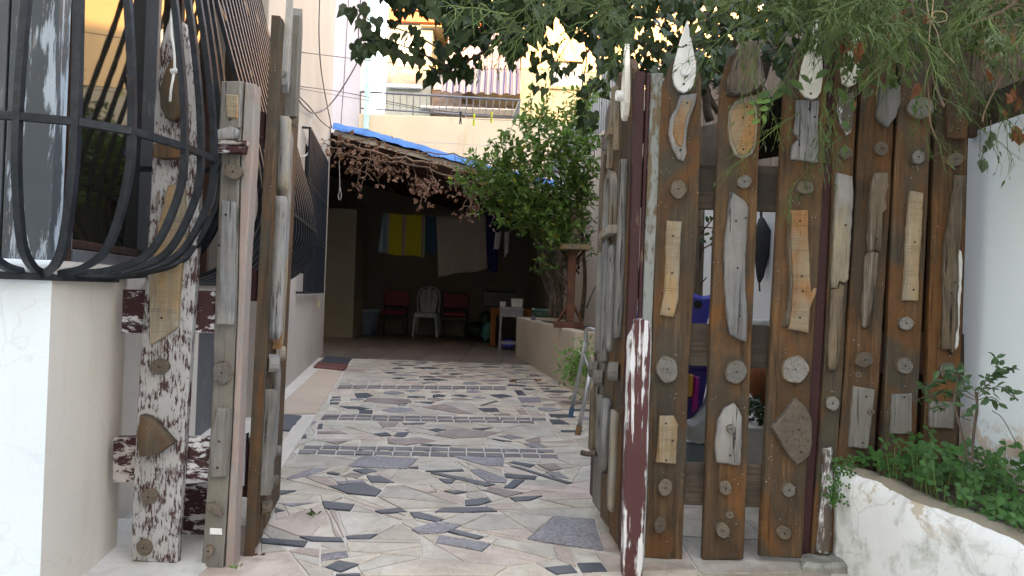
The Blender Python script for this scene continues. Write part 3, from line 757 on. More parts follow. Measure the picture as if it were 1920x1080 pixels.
# plank screen over the near boundary wall
scr = empty('plank_screen', (1.5, 4, 1.5), 'row of weathered upright planks rising above the boundary wall behind the fence', 'screen')
y = 2.75; k = 0
while y < 6.0:
    wd = rnd.uniform(.09, .14); x = sidex(y) + .03; zt = 2.5 + rnd.uniform(-.12, .15)
    b = MB().box((x, y + wd / 2, (1.42 + zt) / 2), (.02, wd, zt - 1.42), rz=R(5.7) + rnd.uniform(-.05, .05))
    b.build('plank', M['screen_wood'], scr, bevel=.002); y += wd + rnd.uniform(.004, .02); k += 1
wbox(Frame((sidex(2.75) + .045, 2.75, 0), Vector((-.1, 1, 0)), Z, X), 0, 3.2, 1.75, 1.83, 0, .03, 'rail', 'screen_wood', scr)
wbox(Frame((sidex(2.75) + .045, 2.75, 0), Vector((-.1, 1, 0)), Z, X), 0, 3.2, 2.2, 2.28, 0, .03, 'rail', 'screen_wood', scr)
pk = empty('picket_screen', (1, 10, 2.75), 'grey pointed pickets with stepped tops above the far boundary wall', 'fence')
for i in range(34):
    yy = 8.2 + i * .13; zt = 2.75 + .72 - .013 * abs(i - 4) * 1.0 + .05 * (i % 2)
    P = Vector((sidex(yy) + .06, yy, 0)); fr = Frame(P, Vector((-.1, 1, 0)), Z, -X)
    prism(fr, [(-.045, 2.75), (.045, 2.75), (.045, zt - .06), (0, zt), (-.045, zt - .06)], 0, .02, .002).build('picket', M['rail_metal'], pk)

# ---------------------------------------------------------------- carport
cp = empty('carport', (-1.5, 11.5, 0), 'open carport with blue tarpaulin roof edge sloping down to the right', 'carport')
FL = at(629, 243, 9.5); FR = at(1000, 343, 9.5)
def roofz(x): return FL.z + (FR.z - FL.z) * (x - FL.x) / (FR.x - FL.x)
g_ = MB(); nx, ny = 60, 24
for top in (0, 1):
    for i in range(nx + 1):
        for j in range(ny + 1):
            x = FL.x - .02 + (.55 - FL.x) * i / nx if True else 0; y = 9.42 + 5.3 * (j / ny) ** 1.5
            zz_ = roofz(x) + .085 + .03 * mnoise.noise(Vector((x * 2.5, y * 3, 0))) + .018 * mnoise.noise(Vector((x * 9, y * 9, 4)))
            if j == 0: zz_ -= .085 + .02 * mnoise.noise(Vector((x * 6, 0, 9)))
            g_.v.append((x, y - (.015 if j == 0 else 0) + .02 * mnoise.noise(Vector((x * 5, 1, 2))) * (j < 2), zz_))
    break
for i in range(nx):
    for j in range(ny): q = i * (ny + 1) + j; g_.f.append((q, q + ny + 1, q + ny + 2, q + 1)); g_.mi.append(0)
g_.build('tarpaulin', M['tarp'], cp, smooth=True)
RFm = Frame((FL.x, 9.5, FL.z), Vector((FR.x - FL.x, 0, FR.z - FL.z)), Yv, Vector((-(FR.z - FL.z), 0, FR.x - FL.x)))
L_ = 3.2
wbox(RFm, 0, L_, -.03, 0, -.075, -.012, 'fascia', 'fascia', cp); wbox(RFm, 0, L_, 0, 5.2, -.03, .0, 'roof_deck', 'roof_under', cp)
for i in range(8): wbox(RFm, .05, L_ - .05, .08 + i * .65, .16 + i * .65, -.16, -.031, 'rafter', 'beam_wood', cp)
BWf = Frame((-3.75, 14.70, 0), X, Z, -Yv)
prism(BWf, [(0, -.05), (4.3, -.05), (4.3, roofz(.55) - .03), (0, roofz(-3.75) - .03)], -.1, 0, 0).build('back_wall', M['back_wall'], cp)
wbox(RFm, -1.75, -.001, .32, 5.2, -.03, .0, 'roof_deck', 'roof_under', cp)
for i in range(7): wbox(RFm, -1.6, -.05, .73 + i * .65, .81 + i * .65, -.16, -.031, 'rafter', 'beam_wood', cp)
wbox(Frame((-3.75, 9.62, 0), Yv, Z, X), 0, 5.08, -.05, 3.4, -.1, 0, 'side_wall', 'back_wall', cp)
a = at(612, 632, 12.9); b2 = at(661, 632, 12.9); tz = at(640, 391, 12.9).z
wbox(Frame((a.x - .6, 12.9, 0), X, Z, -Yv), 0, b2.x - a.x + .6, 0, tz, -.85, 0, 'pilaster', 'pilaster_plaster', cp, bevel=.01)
wbox(Frame((-3.75, 9.75, 0), X, Z, -Yv), 0, .2, 2.5, 3.2, 0, .05, 'beam', 'beam_wood', cp)
# course lines on the back wall: block courses
for zc in (.30, .62, .94, 1.26, 1.58): wbox(Frame((-3.7, 14.70, 0), X, Z, -Yv), 0, 4.0, zc, zc + .30, 0, .008, 'block_course', 'back_wall', cp)
# terrace parapet behind, with railing
par = empty('terrace', (-1, 15, 0), 'cream rain-streaked terrace parapet with steel railing above the carport', 'terrace')
px0 = at(673, 213, 14.85).x; pz = at(675, 213, 14.85).z
wbox(Frame((px0, 14.85, 0), X, Z, -Yv), 0, 9, -.05, pz, -.25, 0, 'parapet', 'parapet', par, bevel=.015)
wbox(Frame((px0, 15.1, 0), X, Z, -Yv), 0, 9, pz - .7, pz - .6, -3, 0, 'terrace_floor', 'parapet', par)
rl = at(676, 172, 14.95); rr = at(975, 188, 14.95); rb = at(676, 203, 14.95); rbr = at(972, 221, 14.95)
MB().tube([rl, rr], .022, 8).build('top_rail', M['rail_metal'], par); MB().tube([rb, rbr], .018, 8).build('bottom_rail', M['rail_metal'], par)
nb = 24
for i in range(nb + 1):
    t = i / nb; MB().tube([rl.lerp(rr, t), rb.lerp(rbr, t) - Vector((0, 0, .12 if i % 8 == 0 else 0))], .016 if i % 8 == 0 else .009, 6).build('baluster', M['rail_metal'], par)
bk = Vector((-.15, 1.6, .0)); MB().tube([rr, rr + bk], .022, 8).build('top_rail', M['rail_metal'], par); MB().tube([rbr, rbr + bk], .018, 8).build('bottom_rail', M['rail_metal'], par)
for i in range(1, 9): t = i / 8; MB().tube([rr + bk * t, rbr + bk * t], .012, 6).build('baluster', M['rail_metal'], par)
pb = at(688, 244, 14.92); pt_ = at(697, -20, 14.92)
tag(MB().tube([Vector((pb.x, 14.83, pb.z)), Vector((pb.x, 14.83, pt_.z))], .055, 10).build('vertical_pole', M['teal_pole']), 'pale teal steel pole rising past the left end of the terrace railing', 'pole')
# lavender-white neighbour house
x1 = at(677, 100, 15.0).x
dz_ = Vector((-.19, 1, 0)); P0 = Vector((x1, 15, 0)); b = MB(); qs = [P0, P0 + dz_ * 6, P0 + dz_ * 6 + Vector((-8, 0, 0)), P0 + Vector((-8, 0, 0))]
b.add([(q.x, q.y, -.05) for q in qs] + [(q.x, q.y, 10.2) for q in qs], [(3, 2, 1, 0), (4, 5, 6, 7), (0, 1, 5, 4), (1, 2, 6, 5), (2, 3, 7, 6), (3, 0, 4, 7)]); nb_ = b.build('neighbour_house', M['lavender_wall']); tag(nb_, 'plain lavender-white house end standing behind the carport on the left', 'building')

# ---------------------------------------------------------------- far buildings
YB = 28.0
sb = empty('apartment_building', (12, YB, 0), 'cream apartment building catching evening sun behind the foliage', 'building')
Fb = Frame((0, YB, 0), X, Z, -Yv)
x0 = at(977, 130, YB).x
w_ = [at(1034, 113, YB), at(1092, 163, YB)]
wx0, wx1, wz1, wz0 = w_[0].x, w_[1].x, w_[0].z, w_[1].z
def wallwithholes(fr, x0, x1, z0, z1, holes, mt, parent, name='wall', th=.3):
    xs = sorted(set([x0, x1] + [h[0] for h in holes] + [h[1] for h in holes])); mb = MB()
    for a, b_ in zip(xs, xs[1:]):
        hs = sorted([(h[2], h[3]) for h in holes if h[0] <= a + 1e-6 and h[1] >= b_ - 1e-6]); z = z0
        for h in hs:
            if h[0] > z: wbox(fr, a, b_, z, h[0], -th, 0, '', '', mb=mb)
            z = h[1]
        if z1 > z: wbox(fr, a, b_, z, z1, -th, 0, '', '', mb=mb)
    return mb.build(name, M[mt], parent)
holes = [(wx0, wx1, wz0, wz1)]
for i in range(1, 8):
    for j in range(-1, 2):
        a = wx0 + i * 3.6; z = wz0 + j * 3.1; holes.append((a, a + 1.1, z, z + 1.05))
wallwithholes(Fb, x0, x0 + 40, -.1, 14.5, holes, 'sun_wall', sb)
wbox(Fb, x0, x0 + 40, -.1, 14.5, -10, -.6, 'core', 'sun_wall', sb)
for h in holes:
    f_ = wbox(Fb, h[0], h[1], h[2], h[3], -.25, -.2, 'window', 'shutter', sb)
    wbox(Fb, (h[0] + h[1]) / 2, h[1], h[2], h[3], -.2, -.17, 'pane', 'glass_dark', f_)
    wbox(Fb, h[0] - .05, h[1] + .05, h[2] - .12, h[2] - .002, 0, .1, 'sill', 'sun_wall', f_)
wbox(Fb, x0 - .3, x0 + 40, 14.5, 14.8, -10, .3, 'roof_slab', 'sun_wall', sb)
tb = empty('tiled_house', (-4, 29.5, 0), 'brown clad house with striped curtain and orange roof edge behind the terrace', 'building')
Y2 = 29.0; Ft = Frame((0, Y2, 0), X, Z, -Yv)
def pb_(px0, py0, px1, py1, n0, n1, name, mt, parent=tb):
    a = at(px0, py0, Y2); b_ = at(px1, py1, Y2); return wbox(Ft, a.x, b_.x, min(a.z, b_.z), max(a.z, b_.z), n0, n1, name, mt, parent)
pb_(731, -60, 792, 600, -3.5, .0, 'wall', 'grey_green'); pb_(731, 105, 792, 160, .0, .06, 'cladding', 'clad'); pb_(728, 161, 792, 168, .06, .3, 'ledge', 'shutter')
pb_(792, 128, 850, 600, -3, -.5, 'wall', 'clad'); pb_(792, 52, 850, 128, -3, -2.2, 'wall', 'grey_green'); pb_(792, 122, 850, 134, -.5, 0.1, 'balcony_slab', 'sun_wall')
wd_ = pb_(812, 132, 838, 163, -.49, -.42, 'window', 'window_frame_white'); pb_(815, 136, 836, 160, -.42, -.40, 'pane', 'shutter', wd_)
wd_ = pb_(746, 78, 785, 127, .061, .12, 'window', 'window_frame_white'); pb_(748, 84, 764, 124, .12, .14, 'pane', 'shutter', wd_); pb_(768, 84, 784, 124, .12, .14, 'pane', 'shutter', wd_)
pb_(850, -40, 985, 600, -3, -1.2, 'wall', 'sun_wall'); pb_(790, 52, 990, 60, -3, .3, 'cornice', 'sun_wall')
pb_(732, 20, 990, 52, -3.2, .25, 'roof', 'roof_tile'); pb_(790, 203, 990, 212, -.5, .4, 'balcony_slab', 'shutter')
pb_(842, 190, 985, 203, -1.1, -.3, 'balcony_front', 'clad')
a = at(843, 62, Y2 - .2); b_ = at(974, 62, Y2 - .2); zb = at(840, 186, Y2 - .2).z
g_ = MB(); n_ = 160
for i in range(n_ + 1):
    t = i / n_
    for j in range(7):
        s_ = j / 6; g_.v.append((a.x + (b_.x - a.x) * t + (t - .5) * .25 * (1-s_), Y2 - .35 - .9 * (1-s_) + .05 * math.sin(t * 150) + .03 * math.sin(t * 47 + s_ * 3), zb + (a.z - zb) * s_ + .04 * math.sin(t * 40)))
for i in range(n_):
    for j in range(6): q = i * 7 + j; g_.f.append((q, q + 7, q + 8, q + 1)); g_.mi.append(0)
g_.build('striped_curtain', M['awning'], tb, smooth=True)
# building across the street behind the viewer: keeps the yard in its evening shade
st = empty('street_building', (15, -20, 0), 'tall plain apartment block across the street behind the viewer', 'building')
Fs = Frame((-32, -16, 0), X, Z, Yv)
hs = [(4 + i * 6.0, 5.6 + i * 6.0, 1.2 + j * 3.2, 2.6 + j * 3.2) for i in range(15) for j in range(5)]
SH = 21.1
wallwithholes(Fs, 0, 94, -.1, SH, hs, 'street_facade', st); wbox(Fs, 0, 94, -.1, SH, -9, -.5, 'core', 'street_facade', st)
wm = None
for h in hs:
    if wm is None: o = wbox(Fs, h[0], h[1], h[2], h[3], -.25, -.2, 'window', 'glass_dark', st); wm = o.data; base = Vector(WL[o.name]); h0 = h
    else: o = bpy.data.objects.new('window', wm); link(o, base + Vector((h[0] - h0[0], 0, h[2] - h0[2])), st)
# ================================================================ PLANK FENCES AND GATE LEAVES
def board(fr, pts, h0, h1, mt, parent, name='board', ch=.003, jit=.0006, label=None):
    p = [fr.px(*q) for q in pts]; p = rough(p, .06, jit, int(pts[0][0]))
    o = prism(fr, p, h0, h1, ch, warp=.0).build(name, M[mt], parent)
    if label: o['label'] = label
    return o
def nail(fr, x, y, h, parent, r=.0035):
    u, v = fr.px(x, y); mb = MB(); mb.tube([fr.w(u, v, h - .003), fr.w(u, v, h + .0015)], r, 8); return mb.build('nail', M['nail'], parent)
def deco(fr, pts, mt, parent, name='offcut', th=.016, h=.0, domed=0, jit=.0012, nails=(), label=None):
    p = [fr.px(*q) for q in pts]; p = rough(p, .02, jit, int(pts[0][0] + pts[0][1]))
    o = prism(fr, p, h, h + th, .003, dome=domed, warp=.004 if domed else .0015).build(name, M[mt], parent)
    if label: o['label'] = label
    if domed: o.data.polygons.foreach_set('use_smooth', [True] * len(o.data.polygons))
    for q in nails: nail(fr, q[0], q[1], h + th + (domed * .35 if domed else 0), parent)
    return o
def logslice(fr, x, y, rpx, parent, th=.018, mt='slice', asp=1.0, h=0, rnd_=None, name='log_slice', tilt=None, pxr=True):
    u, v = fr.px(x, y); rr = random.Random(int(x * 7 + y)); c = fr.w(u, v, h)
    if pxr is True: u2, v2 = fr.px(x, y - rpx); rad = abs(v2 - v)
    else: rad = pxr
    n = 20; mb = MB(); ph = rr.uniform(0, 6)
    tu, tv = (rr.uniform(-.16, .16), rr.uniform(-.16, .16)) if tilt is None else tilt
    def ring(rf, hh):
        out = []
        for k in range(n):
            an = 2 * math.pi * k / n; q = rad * rf * (1 + .07 * math.sin(2 * an + ph) + .04 * math.sin(5 * an + ph * 2))
            a, b = q * math.cos(an) * asp, q * math.sin(an); out.append(fr.w(u + a, v + b, h + hh + (tu * a + tv * b) * (hh > .002)))
        return out
    rs = [ring(1, -.002), ring(1.03, th * .5), ring(1.0, th - .0015), ring(.94, th)]
    vs_ = sum(rs, []); fs = []
    for i in range(3):
        for k in range(n): fs.append((i * n + k, i * n + (k + 1) % n, (i + 1) * n + (k + 1) % n, (i + 1) * n + k))
    mi = [1] * len(fs); fs.append(tuple(3 * n + k for k in range(n))); mi.append(0)
    if fr.u.cross(fr.v).dot(fr.n) < 0: fs = [f[::-1] for f in fs]
    mb.v = [tuple(p) for p in vs_]; mb.f = fs; mb.mi = mi
    o = mb.build(name, [M[mt], M['barkwood']], parent, loc=c + fr.n * th); nail(fr, x, y, h + th, parent, .0028); return o
def Zm(sc, ox, oy, l): return [(ox + x / sc, oy + y / sc) for x, y in l]
# ---------------- right fence, left bay
FY = 2.45
FF = Frame((1.0, FY, 0), X, Z, -Yv)         # board faces lie between h=-.025 and 0
fence = empty('plank_fence', (.62, FY + .02, 0), 'three wide rust-brown planks with gaps, hung with driftwood and a white teardrop', 'fence', 'decorated plank fence bays')
def rail(fr, x0, x1, y0, y1, h0, h1, mt, parent, sl=.033, name='rail'):
    pts = [(x0, y0), (x1, y0 + (x1 - x0) * sl), (x1, y1 + (x1 - x0) * sl), (x0, y1)]; return board(fr, pts, h0, h1, mt, parent, name)
for (a, b_) in ((300, 386), (603, 684), (868, 948)): rail(FF, 1196, 1560, a, b_, -.05, -.026, 'rail_wood', fence)
board(FF, [(1213, 137), (1220, 138), (1208, 420), (1203, 600), (1194, 1045), (1188, 1045), (1197, 600), (1203, 420)], -.02, .004, 'maroon', fence, 'edge_strip')
eb = board(FF, [(1221, 137), (1244, 137), (1231, 420), (1223, 600), (1212, 1045), (1196, 1045), (1204, 600), (1210, 420)], -.02, .0, 'grey_paint_strip', fence)
b1 = board(FF, [(1208, 1045), (1222, 680), (1231, 420), (1242, 160), (1262, 112), (1285, 96), (1303, 112), (1316, 150), (1309, 420), (1292, 680), (1279, 1050)], -.025, .002, 'stained_wood', fence)
b2 = board(FF, [(1317, 1050), (1330, 680), (1340, 420), (1352, 155), (1368, 105), (1392, 86), (1415, 105), (1431, 155), (1422, 300), (1420, 380), (1408, 680), (1394, 1048)], -.025, .002, 'stained_wood_rust', fence)
b3 = board(FF, [(1424, 1043), (1443, 680), (1460, 380), (1473, 155), (1488, 105), (1510, 85), (1535, 108), (1551, 155), (1542, 389), (1523, 680), (1504, 1047)], -.025, .002, 'stained_wood_rust', fence)
def paddle(fr, pts, btn, holes, mt, parent, th=.016, label=None):
    o = deco(fr, pts, mt, parent, 'teardrop_board', th, jit=0, label=label)
    if btn:
        u, v = fr.px(*btn[:2]); mb = MB(); mb.tube([fr.w(u, v, th - .002), fr.w(u, v, th + .010), fr.w(u, v, th + .011)], [.0175, .0175, .0155], 24); mb.build('button', M[mt], parent)
    for q in holes: nail(fr, q[0], q[1], th, parent, .004)
    return o
paddle(FF, [(1287, 40), (1293, 70), (1301, 110), (1303.5, 128), (1302.5, 145), (1298, 162), (1291, 172), (1281, 176), (1270, 171), (1263, 160), (1260, 145), (1262, 125), (1266, 108), (1275, 75)], (1282, 136), [(1284, 88), (1280, 160)], 'white_paint', b1, label='white teardrop board with a round button')
z1 = lambda l: Zm(2.571, 1080, 0, l)
deco(FF, z1([(575, 455), (570, 500), (545, 570), (530, 620), (525, 700), (530, 740), (515, 780), (490, 770), (460, 720), (443, 650), (450, 580), (480, 520), (500, 465)]), 'driftwood', b1, 'driftwood_piece', .016, domed=.006)
deco(FF, z1([(552, 492), (548, 520), (528, 570), (515, 620), (512, 690), (500, 715), (478, 700), (458, 650), (464, 590), (488, 530), (510, 490)]), 'orange_wood', b1, 'worn_patch', .006, h=.017, nails=z1([(528, 505), (496, 730)]), jit=.001)
logslice(FF, 1270, 356, 16, b1, asp=.95)
z3b = lambda l: Zm(3, 1080, 380, l)
deco(FF, z3b([(505, 103), (588, 108), (580, 300), (572, 540), (543, 642), (468, 632), (492, 510), (500, 300)]), 'sawn_pale', b1, nails=z3b([(540, 188), (535, 396), (517, 597)]))
logslice(FF, 1249, 692, 26, b1, asp=.72, mt='slice_grey')
z27 = lambda l: Zm(2.7, 1080, 680, l)
deco(FF, z27([(420, 267), (490, 267), (510, 310), (503, 507), (403, 500), (412, 380)]), 'sawn_pale', b1, nails=z27([(484, 391), (452, 489), (450, 303)]))
logslice(FF, 1246, 912, 14.5, b1, asp=.9); logslice(FF, 1236, 982, 14.5, b1, asp=.75)
# board 2
def logchunk(fr, pts, mt, parent, end, er, th=.055, name='log_chunk'):
    o = deco(fr, pts, mt, parent, name, th, domed=.014, jit=.003)
    if end: logslice(fr, end[0], end[1], er, parent, .012, 'slice_grey', 1.2, h=th * .75, tilt=(.3, -.5))
    return o
logchunk(FF, z1([(790, 235), (815, 220), (850, 222), (860, 290), (870, 330), (890, 420), (850, 445), (810, 468), (760, 470), (725, 465), (722, 410), (735, 350), (760, 290)]), 'barkwood', b2, z1([(852, 408)])[0], 10)
deco(FF, z1([(865, 460), (868, 540), (868, 620), (862, 700), (845, 745), (800, 770), (762, 750), (738, 690), (728, 620), (735, 540), (765, 490), (820, 468)]), 'driftwood_tan', b2, 'oval_board', .014, jit=.0005)
deco(FF, z1([(825, 500), (850, 520), (858, 620), (852, 690), (832, 740), (800, 760), (768, 735), (745, 680), (740, 610), (750, 540), (785, 505)]), 'orange_wood', b2, 'oval_face', .005, h=.0142, nails=z1([(815, 522), (797, 574), (798, 725)]), jit=.0005)
logslice(FF, 1393, 342, 12.5, b2, mt='slice_grey')
deco(FF, [(1368, 360), (1381, 369), (1394, 378), (1400, 390), (1397, 447), (1394, 507), (1396, 560), (1397, 593), (1396, 640), (1386, 638), (1366, 627), (1362, 597), (1356, 533), (1357, 447), (1363, 400)], 'driftwood', b2, 'driftwood_piece', .02, domed=.007, nails=[(1376, 415), (1379, 503), (1383, 592), (1394, 410)])
logslice(FF, 1378, 697, 23, b2, asp=.85, mt='slice_grey')
deco(FF, z27([(795, 202), (815, 225), (832, 270), (832, 400), (825, 515), (760, 508), (703, 500), (698, 400), (710, 290), (745, 228)]), 'driftwood', b2, 'driftwood_piece', .018, domed=.005, nails=z27([(795, 378), (772, 463)]))
logslice(FF, *z27([(773, 328)])[0], 8, b2, th=.01, h=.019, mt='slice_grey')
logslice(FF, 1358, 913, 12, b2); logslice(FF, 1353, 992, 13, b2); logslice(FF, 1368, 965, 7, b2, th=.004, name='wooden_plug')
# board 3
z6 = lambda l: Zm(4.5, 1280, 0, l)
paddle(FF, [(1536, 28), (1534, 78), (1539, 120), (1539.5, 150), (1536, 174), (1529, 185), (1520, 188), (1507, 183), (1499, 172), (1496.5, 155), (1501, 127), (1512, 90), (1526, 40)], (1521, 151), [(1516.5, 178)], 'cream_paint', b3, label='cream teardrop board with rubbed paint')
z2 = lambda l: Zm(2.571, 1480, 0, l)
deco(FF, z2([(28, 485), (135, 490), (130, 600), (133, 700), (130, 790), (60, 778), (0, 770), (10, 700), (40, 670), (12, 640), (25, 580)]), 'driftwood', b3, 'driftwood_piece', .016, domed=.004, nails=z2([(86, 532), (38, 704), (78, 730), (112, 570)]))
logslice(FF, 1506, 353, 13, b3, asp=1.1)
deco(FF, z3b([(1195, 45), (1295, 45), (1298, 220), (1305, 400), (1312, 500), (1330, 478), (1343, 485), (1340, 510), (1305, 600), (1298, 730), (1185, 710), (1197, 600), (1207, 450), (1195, 250)]), 'orange_wood', b3, 'offcut', .018, nails=z3b([(1248, 105), (1258, 413), (1263, 497), (1248, 645)]))
deco(FF, z3b([(1188, 50), (1196, 60), (1196, 250), (1207, 450), (1198, 600), (1180, 690), (1150, 695), (1182, 600), (1196, 450), (1185, 250)]), 'barkwood', b3, 'bark_strip', .022, jit=.001)
logslice(FF, 1488, 692, 26, b3, asp=.88, mt='slice_grey')
deco(FF, z27([(1095, 173), (1150, 220), (1172, 270), (1180, 320), (1178, 400), (1165, 460), (1130, 495), (1100, 510), (1070, 470), (1040, 420), (978, 320), (1030, 270)]), 'slice_dark' if 'slice_dark' in M else 'slice', b3, 'log_wedge', .03, jit=.002, nails=z27([(1120, 442), (1110, 330)]))
logslice(FF, 1476, 917, 14, b3, asp=.8, mt='slice_grey'); logslice(FF, 1468, 997, 12.5, b3)
# maroon frame post + right bay
fence2 = empty('plank_fence', (1.3, FY + .02, 0), 'closely set planks with bark strips and log slices beside the white wall', 'fence', 'decorated plank fence bays')
board(FF, [(1505, 1043), (1521, 1040), (1545, 680), (1560, 389), (1567, 218), (1570, 40), (1556, 40), (1552, 218), (1543, 389), (1524, 680)], -.04, -.012, 'maroon', fence2, 'frame_post')
for (a, b_) in ((315, 395), (618, 698)): rail(FF, 1545, 1818, a, b_, -.05, -.026, 'dark_wood', fence2)
bx0, bx1 = FF.px(1540, 500)[0], FF.px(1810, 500)[0]
wbox(FF, bx0, bx1 + .03, .05, 1.9, -.075, -.055, 'backing_board', 'dark_wood', fence2)
c4 = board(FF, [(1568, 60), (1585, 35), (1604, 45), (1611, 80), (1608, 167), (1597, 389), (1580, 713), (1574, 790), (1562, 1035), (1522, 1040), (1546, 680), (1561, 389)], -.02, .0, 'stained_wood', fence2)
c5 = board(FF, [(1614, 70), (1640, 30), (1665, 36), (1682, 75), (1678, 167), (1668, 389), (1648, 713), (1636, 900), (1568, 890), (1583, 713), (1603, 380), (1614, 167)], -.025, .002, 'stained_wood_rust', fence2)
c6 = board(FF, [(1690, 70), (1710, 30), (1735, 34), (1752, 75), (1748, 167), (1739, 389), (1723, 713), (1714, 900), (1648, 900), (1661, 713), (1673, 380), (1686, 167)], -.025, .002, 'stained_wood', fence2)
c7 = board(FF, [(1760, 70), (1780, 34), (1802, 36), (1819, 75), (1816, 167), (1811, 389), (1800, 713), (1792, 900), (1728, 900), (1738, 713), (1748, 380), (1756, 167)], -.025, .002, 'stained_wood_rust', fence2)
paddle(FF, [(1613, 80), (1614, 110), (1612, 138), (1600, 160), (1590, 164), (1578, 157), (1575, 130), (1585, 98), (1603, 66)], None, [(1597, 148)], 'cream_paint', c4, label='pale teardrop board half hidden by leaves')
deco(FF, z2([(240, 470), (300, 450), (305, 560), (290, 640), (270, 655), (238, 600), (226, 530)]), 'white_bark', c4, 'driftwood_piece', .014, domed=.004)
logslice(FF, 1582, 288, 12, c4)
z4 = lambda l: Zm(3, 1520, 380, l)
deco(FF, z2([(220, 840), (260, 845), (290, 855), (298, 930), (292, 1010)]) + z4([(222, 60), (215, 200), (205, 320), (200, 430), (172, 455), (150, 440), (135, 480), (106, 478), (112, 350), (118, 200), (125, 40)]) + z2([(212, 960)]), 'driftwood_tan', c4, 'bark_strip', .02, domed=.006, jit=.002, nails=z4([(180, 130)]))
deco(FF, z4([(105, 484), (140, 480), (150, 455), (178, 470), (168, 640), (155, 780), (142, 900), (128, 940), (98, 942), (86, 905), (92, 760), (96, 620)]), 'barkwood', c4, 'bark_strip', .018, domed=.005, jit=.002)
logslice(FF, 1557, 755, 13, c4, mt='slice_grey')
deco(FF, z27([(1245, 430), (1288, 425), (1288, 560), (1282, 740), (1278, 880), (1270, 965), (1210, 950), (1222, 860), (1228, 700), (1242, 560)]), 'white_bark', c4, 'bark_strip', .02, domed=.006, jit=.002)
deco(FF, z2([(425, 440), (470, 415), (520, 418), (522, 500), (500, 570), (460, 620), (425, 590), (410, 560), (420, 500)]), 'grey_plank', c5, 'driftwood_piece', .02, domed=.004)
logslice(FF, 1648, 280, 12.5, c5, asp=1.0)
deco(FF, z2([(400, 840), (430, 832), (460, 838), (462, 900), (450, 960), (458, 1010)]) + z4([(390, 60), (388, 140), (378, 280), (345, 275), (310, 280), (308, 200), (316, 100), (310, 20)]) + z2([(372, 1000), (375, 920)]), 'barkwood', c5, 'bark_strip', .022, domed=.006, jit=.002, nails=z4([(350, 210)]))
deco(FF, z4([(295, 300), (320, 275), (370, 280), (362, 400), (348, 500), (330, 610), (312, 680), (298, 708), (280, 690), (277, 600), (286, 480), (292, 380)]), 'barkwood', c5, 'bark_strip', .018, domed=.005, jit=.002)
logslice(FF, 1617, 674, 15.5, c5); logslice(FF, 1609, 702, 6, c5, th=.004, name='wooden_plug')
z5 = lambda l: Zm(2.571, 1500, 660, l)
deco(FF, z5([(250, 162), (353, 180), (340, 300), (318, 463), (230, 455), (240, 300)]), 'grey_plank', c5, nails=z5([(308, 212), (290, 433)])); logslice(FF, *z5([(330, 283)])[0], 5, c5, th=.006, h=.016, name='knot')
logslice(FF, 1721, 204, 22, c6, mt='slice_grey'); logslice(FF, 1717, 296, 13, c6, mt='slice_grey')
deco(FF, [(1703, 359), (1727, 363)] + z4([(617, 60), (612, 180), (600, 300), (592, 555), (508, 550), (518, 420), (530, 150), (538, 40)]), 'sawn_pale', c6, 'offcut', nails=z4([(571, 225), (563, 490)]))
logslice(FF, 1694, 606, 13, c6, mt='slice_grey'); logslice(FF, 1692, 685, 15, c6, mt='slice_grey')
deco(FF, z5([(437, 200), (530, 200), (528, 395), (430, 390)]), 'grey_plank', c6, nails=z5([(490, 215)]))
deco(FF, z2([(752, 395), (862, 400), (852, 540), (840, 675), (745, 670), (748, 530)]), 'stained_wood_rust', c7, 'offcut', .02, nails=z2([(797, 634)]))
logslice(FF, 1787, 300, 13, c7, asp=1.1)
deco(FF, [(1787, 329), (1805, 331)] + z4([(836, 60), (828, 200), (815, 290), (818, 400), (812, 550), (808, 700), (780, 855), (760, 820), (725, 825), (728, 700), (738, 560), (730, 350), (740, 220), (765, 80)]), 'barkwood', c7, 'bark_strip', .02, domed=.005, jit=.002, nails=z4([(792, 450), (770, 510)]))
deco(FF, z4([(830, 262), (845, 275), (853, 330), (848, 450), (838, 600), (828, 800), (812, 830), (798, 790), (806, 640), (818, 500), (832, 440), (820, 330)]), 'white_paint', c7, 'paint_smear', .004, h=.001, jit=.0015)
logslice(FF, 1772, 693, 15, c7); deco(FF, z5([(620, 235), (735, 240), (730, 370), (618, 360)]), 'grey_plank', c7)
# peeling gate post in front of the right leaf
pst = Frame((.4, 2.27, 0), X, Z, -Yv)
P_ = MB(); pp = [pst.px(*q) for q in [(1180, 632), (1187, 618), (1192, 600), (1204, 597), (1219, 603), (1221, 640), (1214, 860), (1205, 1083), (1168, 1086), (1173, 860)]]
pp = [(a, max(b_, -.01)) for a, b_ in pp]; prism(pst, rough(pp, .03, .0015, 4), -.05, 0, .004, mb=P_)
gpst = P_.build('gate_post', M['peeled_post'], None); tag(gpst, 'short maroon post with long white peeling streaks in front of the right gate leaf', 'post')

